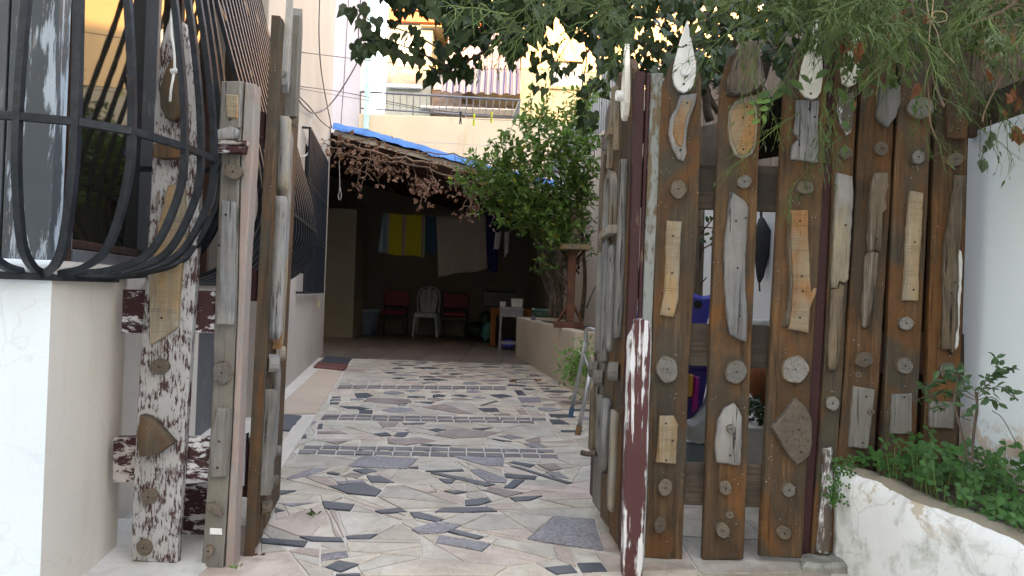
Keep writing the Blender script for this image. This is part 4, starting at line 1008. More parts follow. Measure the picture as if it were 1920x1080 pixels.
# ---------------- right gate leaf, folded back into the yard
a0 = gnd(1158, 1039); a1 = gnd(1106, 957)
RG = Frame(a0, a1 - a0, Z, (a1 - a0).cross(Z) * -1)
if RG.n.x > 0: RG.n = -RG.n
LW = (a1 - a0).length
gate_r = empty('gate_leaf', a0 + Vector((0, 0, .03)), 'plank gate leaf swung open against the right fence, carrying a wooden letter A and arch', 'gate', 'gate leaves')
def leafboard(fr, u0, u1, v0, v1, h0, h1, mt, parent, name='board', point=0, ch=.003, slope=0):
    p = [(u0, v0), (u1, v0 + slope), (u1, v1 - (point if point < 0 else 0)), ((u0 + u1) / 2, v1 + abs(point)), (u0, v1)] if point else [(u0, v0), (u1, v0 + slope), (u1, v1), (u0, v1)]
    return prism(fr, rough(p, .07, .0007, int(u0 * 1000)), h0, h1, ch).build(name, M[mt], parent)
leafboard(RG, -.032, .0, .02, 1.60, -.03, .0, 'maroon', gate_r, 'frame_post')
r1 = leafboard(RG, .002, .12, .03, 1.62, -.02, .004, 'stained_wood', gate_r, point=.05)
r1b = leafboard(RG, .122, .15, .03, 1.60, -.03, -.002, 'maroon', gate_r, 'strip')
r2 = leafboard(RG, .152, .28, .04, 1.62, -.02, .004, 'grey_stained_wood', gate_r, point=.05)
r2b = leafboard(RG, .282, .31, .04, 1.55, -.03, -.002, 'maroon', gate_r, 'strip')
r3 = leafboard(RG, .312, .44, .05, 1.56, -.02, .004, 'grey_plank', gate_r, point=.04)
r3b = leafboard(RG, .442, LW + .02, .06, 1.50, -.03, .0, 'maroon', gate_r, 'strip')
for v in (.28, .85, 1.38): leafboard(RG, 0, LW, v, v + .1, -.052, -.031, 'dark_wood', gate_r, 'rail')
RH = .004
def dec2(fr, uv, mt, parent, name, th, **k):
    jit = k.pop('jit', .0012); dom = k.pop('domed', 0); h = k.pop('h', RH); lb = k.pop('label', None)
    o = prism(fr, rough(uv, .03, jit, int(uv[0][1] * 99)), h, h + th, .002, dome=dom, warp=.002).build(name, M[mt], parent)
    if lb: o['label'] = lb
    if dom: o.data.polygons.foreach_set('use_smooth', [True] * len(o.data.polygons))
    return o
# teardrop, button
dec2(RG, [(.06, 1.72), (.078, 1.64), (.092, 1.57), (.092, 1.51), (.078, 1.47), (.058, 1.455), (.036, 1.47), (.022, 1.51), (.026, 1.57), (.04, 1.64)], 'cream_paint', r1, 'teardrop_board', .018, jit=0)
MB().tube([RG.w(.058, 1.54, .02), RG.w(.058, 1.54, .045)], .018, 16).build('button', M['white_paint'], r1)
# the letter A made from laths
dec2(RG, [(.21, 1.62), (.235, 1.62), (.198, 1.38), (.172, 1.38)], 'sawn_pale', r2, 'letter_a_leg', .016, jit=.0004, label='right stroke of the wooden letter A')
dec2(RG, [(.222, 1.62), (.245, 1.62), (.30, 1.33), (.274, 1.33)], 'sawn_pale', r2, 'letter_a_leg', .018, jit=.0004, label='left stroke of the wooden letter A')
dec2(RG, [(.20, 1.44), (.265, 1.43), (.265, 1.455), (.20, 1.465)], 'sawn_pale', r2, 'letter_a_bar', .016, h=.021, jit=.0003)
# horseshoe arch
arc = []
for k in range(13): an = math.pi * k / 12; arc.append((.25 + .075 * math.cos(an), 1.24 + .075 * math.sin(an)))
arc = [(.325, 1.10)] + arc + [(.175, 1.10)]; inn = [(.205, 1.10)]
for k in range(13): an = math.pi - math.pi * k / 12; inn.append((.25 + .045 * math.cos(an), 1.24 + .05 * math.sin(an)))
inn += [(.295, 1.10)]
mbA = MB(); outer = arc[::-1]; innr = inn      # strip between outer and inner outline
no = len(outer); 
for h in (RH, RH + .02):
    for q in outer: mbA.v.append(tuple(RG.w(*q, h)))
    for q in innr: mbA.v.append(tuple(RG.w(*q, h)))
for k in range(no - 1):
    o0, o1, i0, i1 = k, k + 1, no + k, no + k + 1; T = 2 * no
    for f in ((o0 + T, o1 + T, i1 + T, i0 + T), (o0, o1, o1 + T, o0 + T), (i0, i0 + T, i1 + T, i1)): mbA.f.append(f); mbA.mi.append(0)
mbA.build('wooden_arch', M['driftwood_tan'], r2)
dec2(RG, [(.16, 1.08), (.33, 1.07), (.335, 1.095), (.16, 1.11)], 'driftwood_tan', r2, 'arch_foot', .03)
dec2(RG, [(.23, 1.12), (.27, 1.12), (.265, 1.24), (.25, 1.265), (.235, 1.23)], 'barkwood', r2, 'bark_strip', .012, jit=.002)
# long driftwood sticks
dec2(RG, [(.03, .72), (.06, .71), (.06, .95), (.05, 1.15), (.055, 1.32), (.03, 1.32), (.02, 1.0)], 'driftwood', r1, 'driftwood_stick', .022, domed=.006)
dec2(RG, [(.155, .66), (.19, .68), (.20, .85), (.205, 1.03), (.17, 1.04), (.145, .95), (.15, .78)], 'driftwood', r2, 'driftwood_stick', .02, domed=.005)
dec2(RG, [(.23, .62), (.265, .61), (.28, .85), (.29, 1.05), (.245, 1.06), (.235, .82)], 'driftwood', r2, 'driftwood_stick', .024, domed=.006)
dec2(RG, [(.34, .64), (.37, .64), (.385, .85), (.38, 1.02), (.35, 1.02), (.34, .85)], 'driftwood', r3, 'driftwood_stick', .024, domed=.006)
dec2(RG, [(.37, .9), (.40, .9), (.41, 1.3), (.38, 1.42), (.36, 1.3)], 'barkwood', r3, 'bark_strip', .02, domed=.006)
dec2(RG, [(.03, .13), (.075, .13), (.08, .35), (.065, .47), (.03, .46)], 'driftwood_tan', r1, 'driftwood_stick', .02, domed=.004)
dec2(RG, [(.19, .22), (.25, .27), (.215, .40), (.21, .49), (.15, .49), (.155, .36), (.16, .25)], 'driftwood', r2, 'driftwood_stick', .024, domed=.008)
dec2(RG, [(.27, .27), (.31, .30), (.30, .49), (.265, .49), (.26, .38)], 'driftwood', r2, 'driftwood_stick', .022, domed=.006)
dec2(RG, [(.36, .26), (.42, .26), (.42, .49), (.37, .51)], 'barkwood', r3, 'bark_strip', .026, domed=.006)
for (u, v, r_) in ((.055, .60, .034), (.22, .47, .0), (.31, .55, .03), (.41, .57, .032)):
    if r_:
        mb = MB(); mb.tube([RG.w(u, v, RH), RG.w(u + .01, v, .035), RG.w(u + .01, v, .037)], [r_, r_ * .96, r_ * .85], 14); mb.build('log_slice', M['slice_grey'], r1)
MB().tube([RG.w(.30, .27, .02), RG.w(.33, .26, .05), RG.w(.345, .262, .07)], [.012, .01, .011], 8).build('twig_stub', M['branch'], r2)
# hinge between post and leaf
hx = at(1199, 340, 2.5); MB().box(hx, (.006, .03, .17)).build('hinge_plate', M['hinge_metal'], gate_r); MB().tube([hx + Vector((.004, -.015, -.08)), hx + Vector((.004, -.015, .08))], .006, 8).build('hinge_pin', M['galv'], gate_r)
MB().box(at(1187, 330, 2.52), (.035, .02, .22)).build('hinge_block', M['dark_wood'], gate_r, bevel=.003)
MB().box(at(1183, 715, 2.55), (.04, .02, .26)).build('hinge_block', M['dark_wood'], gate_r, bevel=.003)

# ---------------- left gate leaf
l0 = gnd(476, 1041); l1 = gnd(519, 957)
vt = at(527, 33, l0.y) - l0
LG = Frame(l0, l1 - l0, vt, (l1 - l0).cross(Z))
if LG.n.x < 0: LG.n = -LG.n
LL = (l1 - l0).length
gate_l = empty('gate_leaf', l0 + Vector((0, 0, .03)), 'narrow plank gate leaf swung open beside the pink post on the left', 'gate', 'gate leaves')
leafboard(LG, -.02, .0, .0, 1.70, -.026, .003, 'stained_wood', gate_l, 'frame_post')
L1 = leafboard(LG, .002, .13, .02, 1.70, -.02, .006, 'stained_wood', gate_l)
leafboard(LG, .132, .16, .02, 1.60, -.03, -.004, 'dark_wood', gate_l, 'strip')
L2 = leafboard(LG, .162, .29, .03, 1.60, -.02, .006, 'grey_stained_wood', gate_l)
L3 = leafboard(LG, .30, LL + .02, .04, 1.53, -.02, .006, 'stained_wood_rust', gate_l)
for v in (.25, .8, 1.3): leafboard(LG, .0, LL, v, v + .1, -.05, -.032, 'maroon', gate_l, 'rail')
def d3(uv, mt, par, name, th, **k): k['h'] = .006; return dec2(LG, uv, mt, par, name, th, **k)
d3([(.035, 1.50), (.065, 1.48), (.085, 1.52), (.085, 1.62), (.06, 1.86), (.03, 1.62), (.025, 1.54)], 'driftwood_tan', L1, 'teardrop_board', .02, jit=0)
d3([(.13, 1.42), (.22, 1.44), (.22, 1.72), (.18, 1.80), (.13, 1.76)], 'grey_plank', L2, 'offcut', .035)
d3([(.05, 1.18), (.14, 1.10), (.15, 1.14), (.09, 1.25), (.09, 1.40), (.04, 1.40)], 'driftwood_tan', L1, 'driftwood_piece', .03, domed=.004)
d3([(.17, 1.16), (.23, 1.16), (.22, 1.36), (.18, 1.38)], 'driftwood', L2, 'driftwood_piece', .02, domed=.004)
d3([(.03, .68), (.075, .70), (.07, .92), (.085, .98), (.065, 1.12), (.03, 1.14), (.03, .9)], 'driftwood', L1, 'driftwood_stick', .035, domed=.008)
d3([(.13, .64), (.17, .66), (.18, .9), (.17, .95), (.13, .9)], 'orange_wood', L2, 'offcut', .03)
d3([(.19, .66), (.23, .66), (.23, 1.2), (.19, 1.24)], 'driftwood', L2, 'driftwood_stick', .022, domed=.006)
d3([(.03, .18), (.09, .19), (.085, .50), (.03, .52)], 'grey_plank', L1, 'offcut', .03)
d3([(.16, .26), (.20, .28), (.21, .55), (.17, .6)], 'driftwood', L2, 'driftwood_stick', .02, domed=.005)
for (par_, u, v, r_, mt) in ((L1, .06, .60, .03, 'driftwood'), (L2, .2, .62, .026, 'driftwood_tan'), (L1, .07, .13, .022, 'slice'), (L2, .2, .18, .022, 'slice'), (L2, .22, .28, .02, 'slice_grey'), (L1, .07, 1.02, .012, 'driftwood'), (L2, .2, 1.42, .02, 'driftwood_tan')):
    mb = MB(); mb.tube([LG.w(u, v, .004), LG.w(u + .01, v, .035), LG.w(u + .01, v, .037)], [r_, r_ * .96, r_ * .85], 12); mb.build('log_slice', M[mt], par_)
for hy in (330, 860):
    hp = at(478 if hy < 500 else 461, hy, 2.36); MB().box(hp, (.004, .028, .16)).build('hinge_plate', M['hinge_metal'], gate_l)
    MB().tube([hp + Vector((0, -.018, -.08)), hp + Vector((0, -.018, .08))], .006, 8).build('hinge_pin', M['galv'], gate_l)
MB().box(at(459, 895, 2.37), (.03, .02, .12)).build('hinge_block', M['dark_wood'], gate_l, bevel=.004)

# ---------------- left fence: peeling board, paired post, rails
LF = Frame((-1.0, 2.24, 0), X, Z, -Yv)
fl = empty('plank_fence', (-1.0, 2.26, 0), 'short left fence of one white peeling board and a paired grey and pink post', 'fence', 'decorated plank fence bays')
zb = lambda l: Zm(1.8, 0, 480, l)
board(LF, zb([(398, 112), (715, 118), (712, 262), (393, 262)]), -.05, -.026, 'peeled_white_rail', fl, 'rail').data.materials[0] = M['maroon_rail']
r_ = board(LF, zb([(376, 616), (700, 616), (690, 768), (372, 768)]), -.05, -.026, 'maroon_rail', fl, 'rail')
board(LF, zb([(374, 614), (458, 617), (450, 770), (371, 769)]), -.0255, -.012, 'peeled_white_rail', fl, 'rail_cap', label='rail end with white flaking paint')
W1 = board(LF, [(318, 33), (332, 36), (345, 42), (357, 90), (368, 170), (375, 260), (374, 360), (368, 500), (355, 700), (345, 860), (332, 1058), (246, 1050), (250, 900), (262, 700), (281, 400), (290, 200), (303, 80)], -.025, .002, 'peeled_board', fl, label='board with white paint flaking to maroon')
deco(LF, [(333, 105), (342, 130), (350, 160), (351, 190), (345, 215), (332, 231), (318, 225), (308, 205), (306, 175), (312, 150), (320, 128)], 'grey_stained_wood', W1, 'oval_board', .025, domed=.004, jit=.0005)
deco(LF, [(297, 272), (358, 273), (362, 288), (345, 299), (310, 301), (293, 296)], 'stained_wood', W1, 'half_round', .03, jit=.0005)
deco(LF, zb([(513, 98), (560, 0)])[:1] + [(300, 430), (320, 350), (350, 345), (352, 430), (340, 560)] + zb([(607, 240), (560, 275), (515, 300)]), 'sawn_pale', W1, 'offcut', .02, nails=zb([(556, 208)]) + [(331, 388)])
logslice(LF, 303, 687, 15, W1, asp=1.1, mt='slice'); logslice(LF, 283, 929, 15, W1, asp=.95); logslice(LF, 274, 1024, 14, W1, mt='slice')
deco(LF, zb([(493, 530), (520, 538), (560, 580), (602, 625), (548, 662), (490, 670), (484, 600)]), 'grey_stained_wood', W1, 'log_wedge', .04, domed=.003)
G1 = board(LF, [(418, 152), (457, 152), (449, 300), (444, 560), (434, 800), (419, 1066), (378, 1063), (396, 800), (404, 560), (414, 300)], -.025, .002, 'grey_plank', fl)
G2 = board(LF, [(459, 154), (478, 157), (473, 300), (461, 480), (455, 620), (446, 850), (436, 1072), (421, 1070), (436, 800), (446, 560), (451, 300)], -.055, -.001, 'pink_post', fl, label='pale pinkish half of the paired post')
deco(LF, [(419, 155), (456, 155), (453, 240), (440, 249), (415, 246)], 'grey_plank', G1, 'offcut', .018, nails=[(436, 227)])
deco(LF, [(427, 180), (452, 182), (450, 225), (430, 224)], 'orange_wood', G1, 'worn_patch', .004, h=.0185)
deco(LF, [(404, 250), (440, 240), (452, 246), (446, 262), (418, 267)], 'driftwood', G1, 'driftwood_piece', .03, domed=.004)
deco(LF, [(400, 266), (468, 267), (466, 274), (400, 274)], 'peeled_white_rail', G1, 'shelf_edge', .03, jit=.0003); deco(LF, [(400, 276), (466, 276), (463, 290), (402, 289)], 'maroon_rail', G1, 'shelf_board', .028, jit=.0005)
logslice(LF, 443, 325, 14, G1, asp=1.1, h=.01, mt='slice')
zc = lambda l: Zm(3.18, 380, 280, l)
deco(LF, zc([(128, 308), (208, 318), (204, 450), (200, 700), (195, 1045), (93, 1042), (105, 900), (113, 600)]), 'driftwood', G1, 'offcut', .018, domed=.003, nails=zc([(152, 393), (115, 575)]))
logslice(LF, 420, 698, 20, G1, asp=.95, mt='slice_grey')
deco(LF, zb([(738, 510), (785, 515), (778, 620), (770, 740), (713, 745), (718, 690), (715, 620)]), 'grey_plank', G1, 'offcut', .018, nails=zb([(748, 622), (742, 710)]))
deco(LF, zb([(705, 832), (725, 828), (750, 845), (757, 872), (730, 862), (702, 848)]), 'slice', G1, 'half_slice', .025); deco(LF, zb([(708, 916), (752, 918), (752, 942), (708, 940)]), 'white_paint', G1, 'paint_patch', .002, h=.002, jit=.002)
logslice(LF, 395, 1030, 9, G1)
bk_ = Frame((-1, 2.50, 0), X, Z, -Yv); board(bk_, [(336, 910), (400, 905), (395, 1046), (328, 1048)], -.02, 0, 'maroon_rail', fl, 'low_board')

# ================================================================ WINDOW GRILLES
gr = empty('window_grille', C0 + Vector((0, 0, .84)), 'pot-bellied dark iron grille wrapping the near corner window', 'grille', 'window grilles')
def smooth_path(pts, n=22):
    out = []; P = [Vector(p) for p in pts]; P = [P[0] * 2 - P[1]] + P + [P[-1] * 2 - P[-2]]
    for i in range(1, len(P) - 2):
        for k in range(n // (len(P) - 3)):
            t = k / (n // (len(P) - 3)); a, b_, c_, d = P[i - 1:i + 3]
            out.append(.5 * ((2 * b_) + (c_ - a) * t + (2 * a - 5 * b_ + 4 * c_ - d) * t * t + (3 * b_ - a - 3 * c_ + d) * t ** 3))
    out.append(P[-2]); return out
BZ = 1.21
def bulge(top_w, belly, bot, mid=.55):
    """bar path: wall top -> belly (at band height) -> curve back to wall foot"""
    t, b_, f = Vector(top_w), Vector(belly), Vector(bot)
    hi = b_.lerp(t, .35) + (b_ - t) * Vector((1, 1, 0)).dot(Vector((0, 0, 0))) if False else None
    up1 = Vector((b_.x * .93 + t.x * .07, b_.y * .93 + t.y * .07, b_.z + .22)); up2 = Vector((b_.x * .72 + t.x * .28, b_.y * .72 + t.y * .28, b_.z + .55))
    dn1 = Vector((b_.x * .96 + f.x * .04, b_.y * .96 + f.y * .04, b_.z - .13)); dn2 = Vector((b_.x * .74 + f.x * .26, b_.y * .74 + f.y * .26, b_.z - .275))
    dn3 = Vector((b_.x * .40 + f.x * .60, b_.y * .40 + f.y * .60, f.z + .018))
    return smooth_path([t, up2, up1, b_, dn1, dn2, dn3, f], 49)
bars = [((-1.12, 1.67), (-1.16, 1.845)), ((-1.01, 1.705), (-1.15, 1.835)), ((-.925, 1.79), (-1.135, 1.86)), ((-.88, 1.975), (-1.148, 1.94)), ((-.876, 2.07), (-1.155, 2.0)), ((-.88, 2.17), (-1.165, 2.05)), ((-.90, 2.28), (-1.175, 2.11)), ((-.915, 2.37), (-1.185, 2.18))]
extra = [((-1.22 - .1 * i, 1.655 - .012 * i), (-1.20 - .1 * i, 1.84 - .016 * i)) for i in range(4)]
belly = []
for k, ((bx, by), (fx, fy)) in enumerate(bars + extra):
    f = Vector((fx, fy, .862)); b_ = Vector((bx, by, BZ))
    wy = by + .0; tp = Vector((wallx(by) + .02, by + .02, 2.75)) if k > 2 and k < 8 else (Vector((-1.13, 1.83, 2.7)) if k in (1, 2) else Vector((bx, 1.82, 2.7)))
    MB().tube(bulge(tp, b_, f), .0115 if k != 1 else .013, 4, square=True).build('bar', M['bar_metal'], gr)
    if k < 8: belly.append(b_)
bandp = [e[0] for e in extra[::-1]] + [b_[0] for b_ in bars]
MB().tube([Vector((x, y, BZ)) for x, y in bandp], .0125, 4, square=True).build('band', M['bar_metal'], gr)
MB().tube([Vector((x, y, 1.95)) for x, y in [(-1.3, 1.70), (-1.02, 1.75), (-.98, 1.84), (-.97, 2.37)]], .0125, 4, square=True).build('band', M['bar_metal'], gr)
foot = [WF.w(u, .853, .012) for u in (.40, .2, .01)] + [AF.w(u, .853, .012) for u in (.02, .3, .6)]
MB().tube(foot, .0125, 4, square=True).build('foot_band', M['bar_metal'], gr)
MB().tube([Vector((wallx(2.37) + .02, 2.39, BZ)), Vector((-.915, 2.37, BZ))], .0115, 4, square=True).build('band', M['bar_metal'], gr)
cw = MB(); pc = [at(332, -20, 2.0), at(322, 20, 2.0), at(321, 60, 2.0), at(326, 95, 2.0), at(327, 132, 2.0), at(321, 165, 2.0), at(319, 190, 2.0)]
cw.tube(smooth_path(pc, 40), .0035, 6); k_ = at(326, 134, 1.995); cw.tube([k_ + Vector((-.008, 0, 0)), k_ + Vector((.008, 0, .003))], .007, 8); cw.tube([k_, k_ + Vector((-.005, 0, -.04)), k_ + Vector((-.008, 0, -.075))], .003, 6)
tag(cw.build('knotted_string', M['cord_white'], smooth=True), 'knotted white string tied to the near window grille', 'string')
# second belly grille on the yard wall
gr2 = empty('window_grille', WF.w(2.05, .84, D0), 'long row of slanting iron bars over the second window, bulging low', 'grille', 'window grilles')
n2 = 19
for i in range(n2):
    s_ = 1.02 + i * (2.08 / (n2 - 1)); w0_ = WF.w(s_, 2.75, D0 + .03); bl = WF.w(s_, 1.22, D0 + .43); ft = WF.w(s_, .85, D0 + .04)
    p_ = [w0_, w0_.lerp(bl, .5), w0_.lerp(bl, .85) + WN * .015, bl, WF.w(s_, 1.08, D0 + .42), WF.w(s_, .94, D0 + .33), WF.w(s_, .87, D0 + .2), ft]
    MB().tube(smooth_path(p_, 42), .0115, 4, square=True).build('bar', M['bar_metal'], gr2)
    if i < n2 - 1 and i % 2 == 0:
        for t in (.10 + .31 * ((i * 7) % 10) / 10, .52 + .3 * ((i * 3) % 10) / 10):
            q0 = w0_.lerp(bl, t); q1 = WF.w(s_ + 2.08 / (n2 - 1), 0, 0); a_ = WF.w(s_ + 2.08 / (n2 - 1), 2.75, D0 + .03).lerp(WF.w(s_ + 2.08 / (n2 - 1), 1.22, D0 + .43), t + .035)
            MB().tube([q0, a_], .010, 4, square=True).build('tie', M['bar_metal'], gr2)
for (z_, dd) in ((1.22, .435), (2.75, .03), (.85, .04)):
    MB().tube([WF.w(1.0, z_, D0 + dd), WF.w(3.12, z_, D0 + dd)], .0125, 4, square=True).build('band', M['bar_metal'], gr2)
# flat box grille further along
gr3 = empty('window_grille', WF.w(6.2, .8, D0 + .1), 'upright boxy black grille on the farthest window of the house wall', 'grille', 'window grilles')
q0, q1 = WF.px(563, 545)[0], WF.px(606, 548)[0]; dpt = D0 + .1
q0, q1 = 4.9, 6.75
for i in range(19):
    s_ = q0 + (q1 - q0) * i / 18; zt = 2.28
    MB().tube([WF.w(s_, .80, dpt + .07), WF.w(s_, zt, dpt + .07)], .013, 4, square=True).build('bar', M['bar_metal'], gr3)
for z_ in (.80, 1.3, 1.8, 2.28):
    MB().tube([WF.w(q0, z_, dpt), WF.w(q0, z_, dpt + .07), WF.w(q1, z_, dpt + .07), WF.w(q1, z_, dpt)], .014, 4, square=True).build('band', M['bar_metal'], gr3)
# ================================================================ FOLIAGE
LS = {
 'oval': ([(0, 0, 0), (.3, .24, .05), (.65, .24, .04), (1, 0, -.08), (.65, -.24, .04), (.3, -.24, .05)], [(0, 1, 2, 3), (0, 3, 4, 5)]),
 'lance': ([(0, 0, 0), (.35, .13, .03), (1, 0, -.1), (.35, -.13, .03)], [(0, 1, 2), (0, 2, 3)]),
 'ivy': ([(0, 0, 0), (-.16, .20, .03), (-.05, .42, .06), (.28, .46, .05), (.5, .26, .04), (1, 0, -.14), (.5, -.26, .04), (.28, -.46, .05), (-.05, -.42, .06), (-.16, -.20, .03), (.45, 0, 0)],
         [(0, 1, 2, 3, 10), (10, 3, 4, 5), (0, 10, 7, 8, 9), (10, 5, 6, 7)]),
 'curl': ([(0, 0, 0), (.2, .35, .22), (.6, .38, .30), (1, .05, .1), (.7, -.3, .34), (.25, -.38, .18), (.5, 0, -.05)], [(0, 1, 2, 6), (6, 2, 3), (6, 3, 4), (0, 6, 4, 5)]),
 'leaflet': ([(0, 0, 0), (.45, .3, .05), (.85, .34, .03), (1, .08, .0), (.85, -.34, .03), (.45, -.3, .05)], [(0, 1, 2, 3), (0, 3, 4, 5)]),
}
FR = random.Random(5)
def rv(r=FR): 
    v = Vector((r.gauss(0, 1), r.gauss(0, 1), r.gauss(0, 1))); return v.normalized()
def leafM(d, n_):
    x = d.normalized(); z = (n_ - x * n_.dot(x)); z = z.normalized() if z.length > 1e-4 else Vector((0, 0, 1)); y = z.cross(x); return x, y, z
def leaf(mb, kind, p, d, n_, size, wf=1):
    x, y, z = leafM(d, n_); V, Fc = LS[kind]; mb.add([p + (x * a + y * b * wf + z * c) * size for a, b, c in V], Fc)
LP = {}
def leafobj(kind, mt, p, d, n_, size, parent, name='leaf'):
    """a leaf as an object of its own, sharing mesh data with its like"""
    key = (kind, mt)
    if key not in LP:
        me = bpy.data.meshes.new(name); V, Fc = LS[kind]; me.from_pydata(V, [], Fc); me.materials.append(M[mt]); LP[key] = me
    o = bpy.data.objects.new(name, LP[key]); link(o, p, parent); x, y, z = leafM(d, n_)
    o.rotation_mode = 'QUATERNION'; o.rotation_quaternion = Matrix((x, y, z)).transposed().to_quaternion(); o.scale = (size, size, size); return o
def pline(pts, Y, dY=0, n=16, r=FR):
    P = [at(x, y, Y + (dY * i / max(1, len(pts) - 1))) for i, (x, y) in enumerate(pts)]; return smooth_path(P, max(n, len(pts) * 5))
# ---- dark ivy-like creeper hanging over the driveway
ivy = empty('climbing_vine', at(900, -40, 3.3), 'dark heart-leaved creeper hanging over the driveway from the top of the picture', 'vine')
brs = [([(1030, -60), (960, 50), (925, 85), (880, 112), (845, 128), (800, 142)], .011), ([(845, 125), (800, 105), (760, 88), (715, 72), (690, 72)], .005), ([(830, 95), (790, 72), (750, 55), (700, 42), (663, 12)], .004),
       ([(940, 60), (980, 80), (1000, 120), (1010, 160)], .003), ([(1000, 20), (1030, 80), (1042, 135)], .003), ([(1080, 20), (1100, 100), (1092, 170), (1112, 240)], .004), ([(1000, -60), (880, 20), (780, 20), (720, -10)], .007),
       ([(925, 85), (900, 60), (880, 20), (860, -40)], .006), ([(690, 70), (680, 90), (672, 104)], .0015), ([(1112, 60), (1140, 120), (1130, 170)], .003), ([(860, 110), (862, 130), (880, 138)], .002), ([(960, 50), (1060, 20), (1180, 0)], .008)]
objs = []
ivm = MB(); cnt = 0
for pts, r_ in brs:
    P = pline(pts, 3.25, FR.uniform(-.2, .2)); ivm.tube(P, [r_ * (1 - .6 * i / len(P)) for i in range(len(P))], 5)
    k = int(len(P) * .95)
    for i in range(k):
        q = FR.choice(P) + rv() * .03; d = Vector((FR.gauss(0, .6), FR.gauss(0, .5), -1)); objs.append((q, d, Vector((0, -1, .4)) + rv() * .8, FR.uniform(.035, .068)))
ivm.build('stem', M['branch'], ivy)
def inmass(x, y):
    # ragged lower outline of the leaf mass
    e = 68 + 26 * math.sin(x * .021 + 1) + 20 * math.sin(x * .053) + 14 * math.sin(x * .12)
    if x < 830: e = -20 + (x - 690) * .35
    return y < e
t = 0
while t < 1350:
    x = FR.uniform(700, 1180); y = FR.uniform(-90, 125)
    if not inmass(x, y) or (y > 40 and FR.random() < .35): continue
    t += 1; q = at(x, y, FR.uniform(3.0, 3.7)); objs.append((q, Vector((FR.gauss(0, .6), FR.gauss(0, .5), -1)), Vector((0, -1, .3)) + rv() * .8, FR.uniform(.04, .075)))
for (x, y) in [(676, 45), (668, 105), (664, 88), (688, 62), (702, 96), (712, 86), (728, 98), (745, 70), (772, 112), (790, 118), (757, 108), (742, 105), (1022, 172), (1004, 168), (983, 95), (962, 128), (1012, 148), (1062, 132), (1115, 155), (1096, 172), (1122, 92), (1075, 125), (660, 20), (683, 20)]:
    objs.append((at(x, y - 6, 3.2), Vector((FR.gauss(0, .4), 0, -1)), Vector((0, -1, .2)) + rv() * .4, FR.uniform(.035, .06)))
objs.sort(key=lambda o_: -o_[3] / o_[0].y)
rest = MB()
for i, (q, d, n_, s_) in enumerate(objs):
    if i < 295: leafobj('ivy', 'ivy_leaf', q, d, n_, s_, ivy)
    else: leaf(rest, 'ivy', q, d, n_, s_)
o = rest.build('small_leaves', M['ivy_leaf'], ivy); o['kind'] = 'stuff'
# ---- thick old vine behind the right fence
old = empty('old_vine', at(1430, 300, 2.95), 'thick twisted woody vine with dark leaves rising behind the plank fence', 'vine')
tm_ = MB()
for pts, r_ in [([(1392, 420), (1400, 230), (1440, 100), (1470, -60)], .028), ([(1500, 300), (1476, 150), (1448, 30), (1440, -60)], .022), ([(1330, 230), (1322, 160), (1345, 120), (1400, 40), (1410, -60)], .018), ([(1345, 212), (1318, 150), (1290, 120), (1240, 100), (1150, 60)], .012),
                ([(1480, 200), (1500, 90), (1560, 0), (1600, -60)], .016), ([(1360, 40), (1362, -60)], .02), ([(1400, 60), (1300, 20), (1200, 30), (1100, -10)], .01), ([(1420, 130), (1380, 160), (1330, 150)], .007), ([(1440, 110), (1500, 140), (1560, 100), (1700, 60)], .01)]:
    P = pline(pts, 2.95, .1); P = [p + rv() * .006 for p in P]; tm_.tube(P, [r_ * (1 - .35 * i / len(P)) for i in range(len(P))], 8)
for i in range(70):
    a = at(FR.uniform(1180, 1560), FR.uniform(-40, 180), FR.uniform(2.7, 3.1)); tm_.tube([a, a + rv() * .12, a + rv() * .22 + Vector((0, 0, -.05))], [.003, .0025, .0015], 4)
tm_.build('trunk', M['branch'], old, smooth=True)
ol = MB(); lo = []
for i in range(900):
    x = FR.uniform(1120, 1560); lim = 175 - abs(x - 1300) * .25
    y = FR.uniform(-70, lim); 
    if x > 1370 and y > 60 and FR.random() < .75: continue
    lo.append((at(x, y, FR.uniform(2.62, 3.15)), Vector((FR.gauss(0, .7), FR.gauss(0, .5), -.9)), Vector((0, -1, .4)) + rv() * .8, FR.uniform(.03, .06)))
for (x, y) in [(1310, 105), (1322, 118), (1334, 100), (1326, 130), (1318, 142), (1340, 112), (1350, 96), (1460, 112), (1480, 108), (1465, 130)]:
    for k in range(3): lo.append((at(x + FR.uniform(-8, 8), y + FR.uniform(-8, 8), 2.55), Vector((FR.gauss(0, .7), 0, -.6)), Vector((0, -1, .4)) + rv() * .4, FR.uniform(.035, .05)))
lo.sort(key=lambda o_: -o_[3] / o_[0].y)
for i, (q, d, n_, s_) in enumerate(lo):
    if i < 290: leafobj('ivy', 'ivy_leaf', q, d, n_, s_, old)
    else: leaf(ol, 'ivy', q, d, n_, s_)
o = ol.build('small_leaves', M['ivy_leaf'], old); o['kind'] = 'stuff'
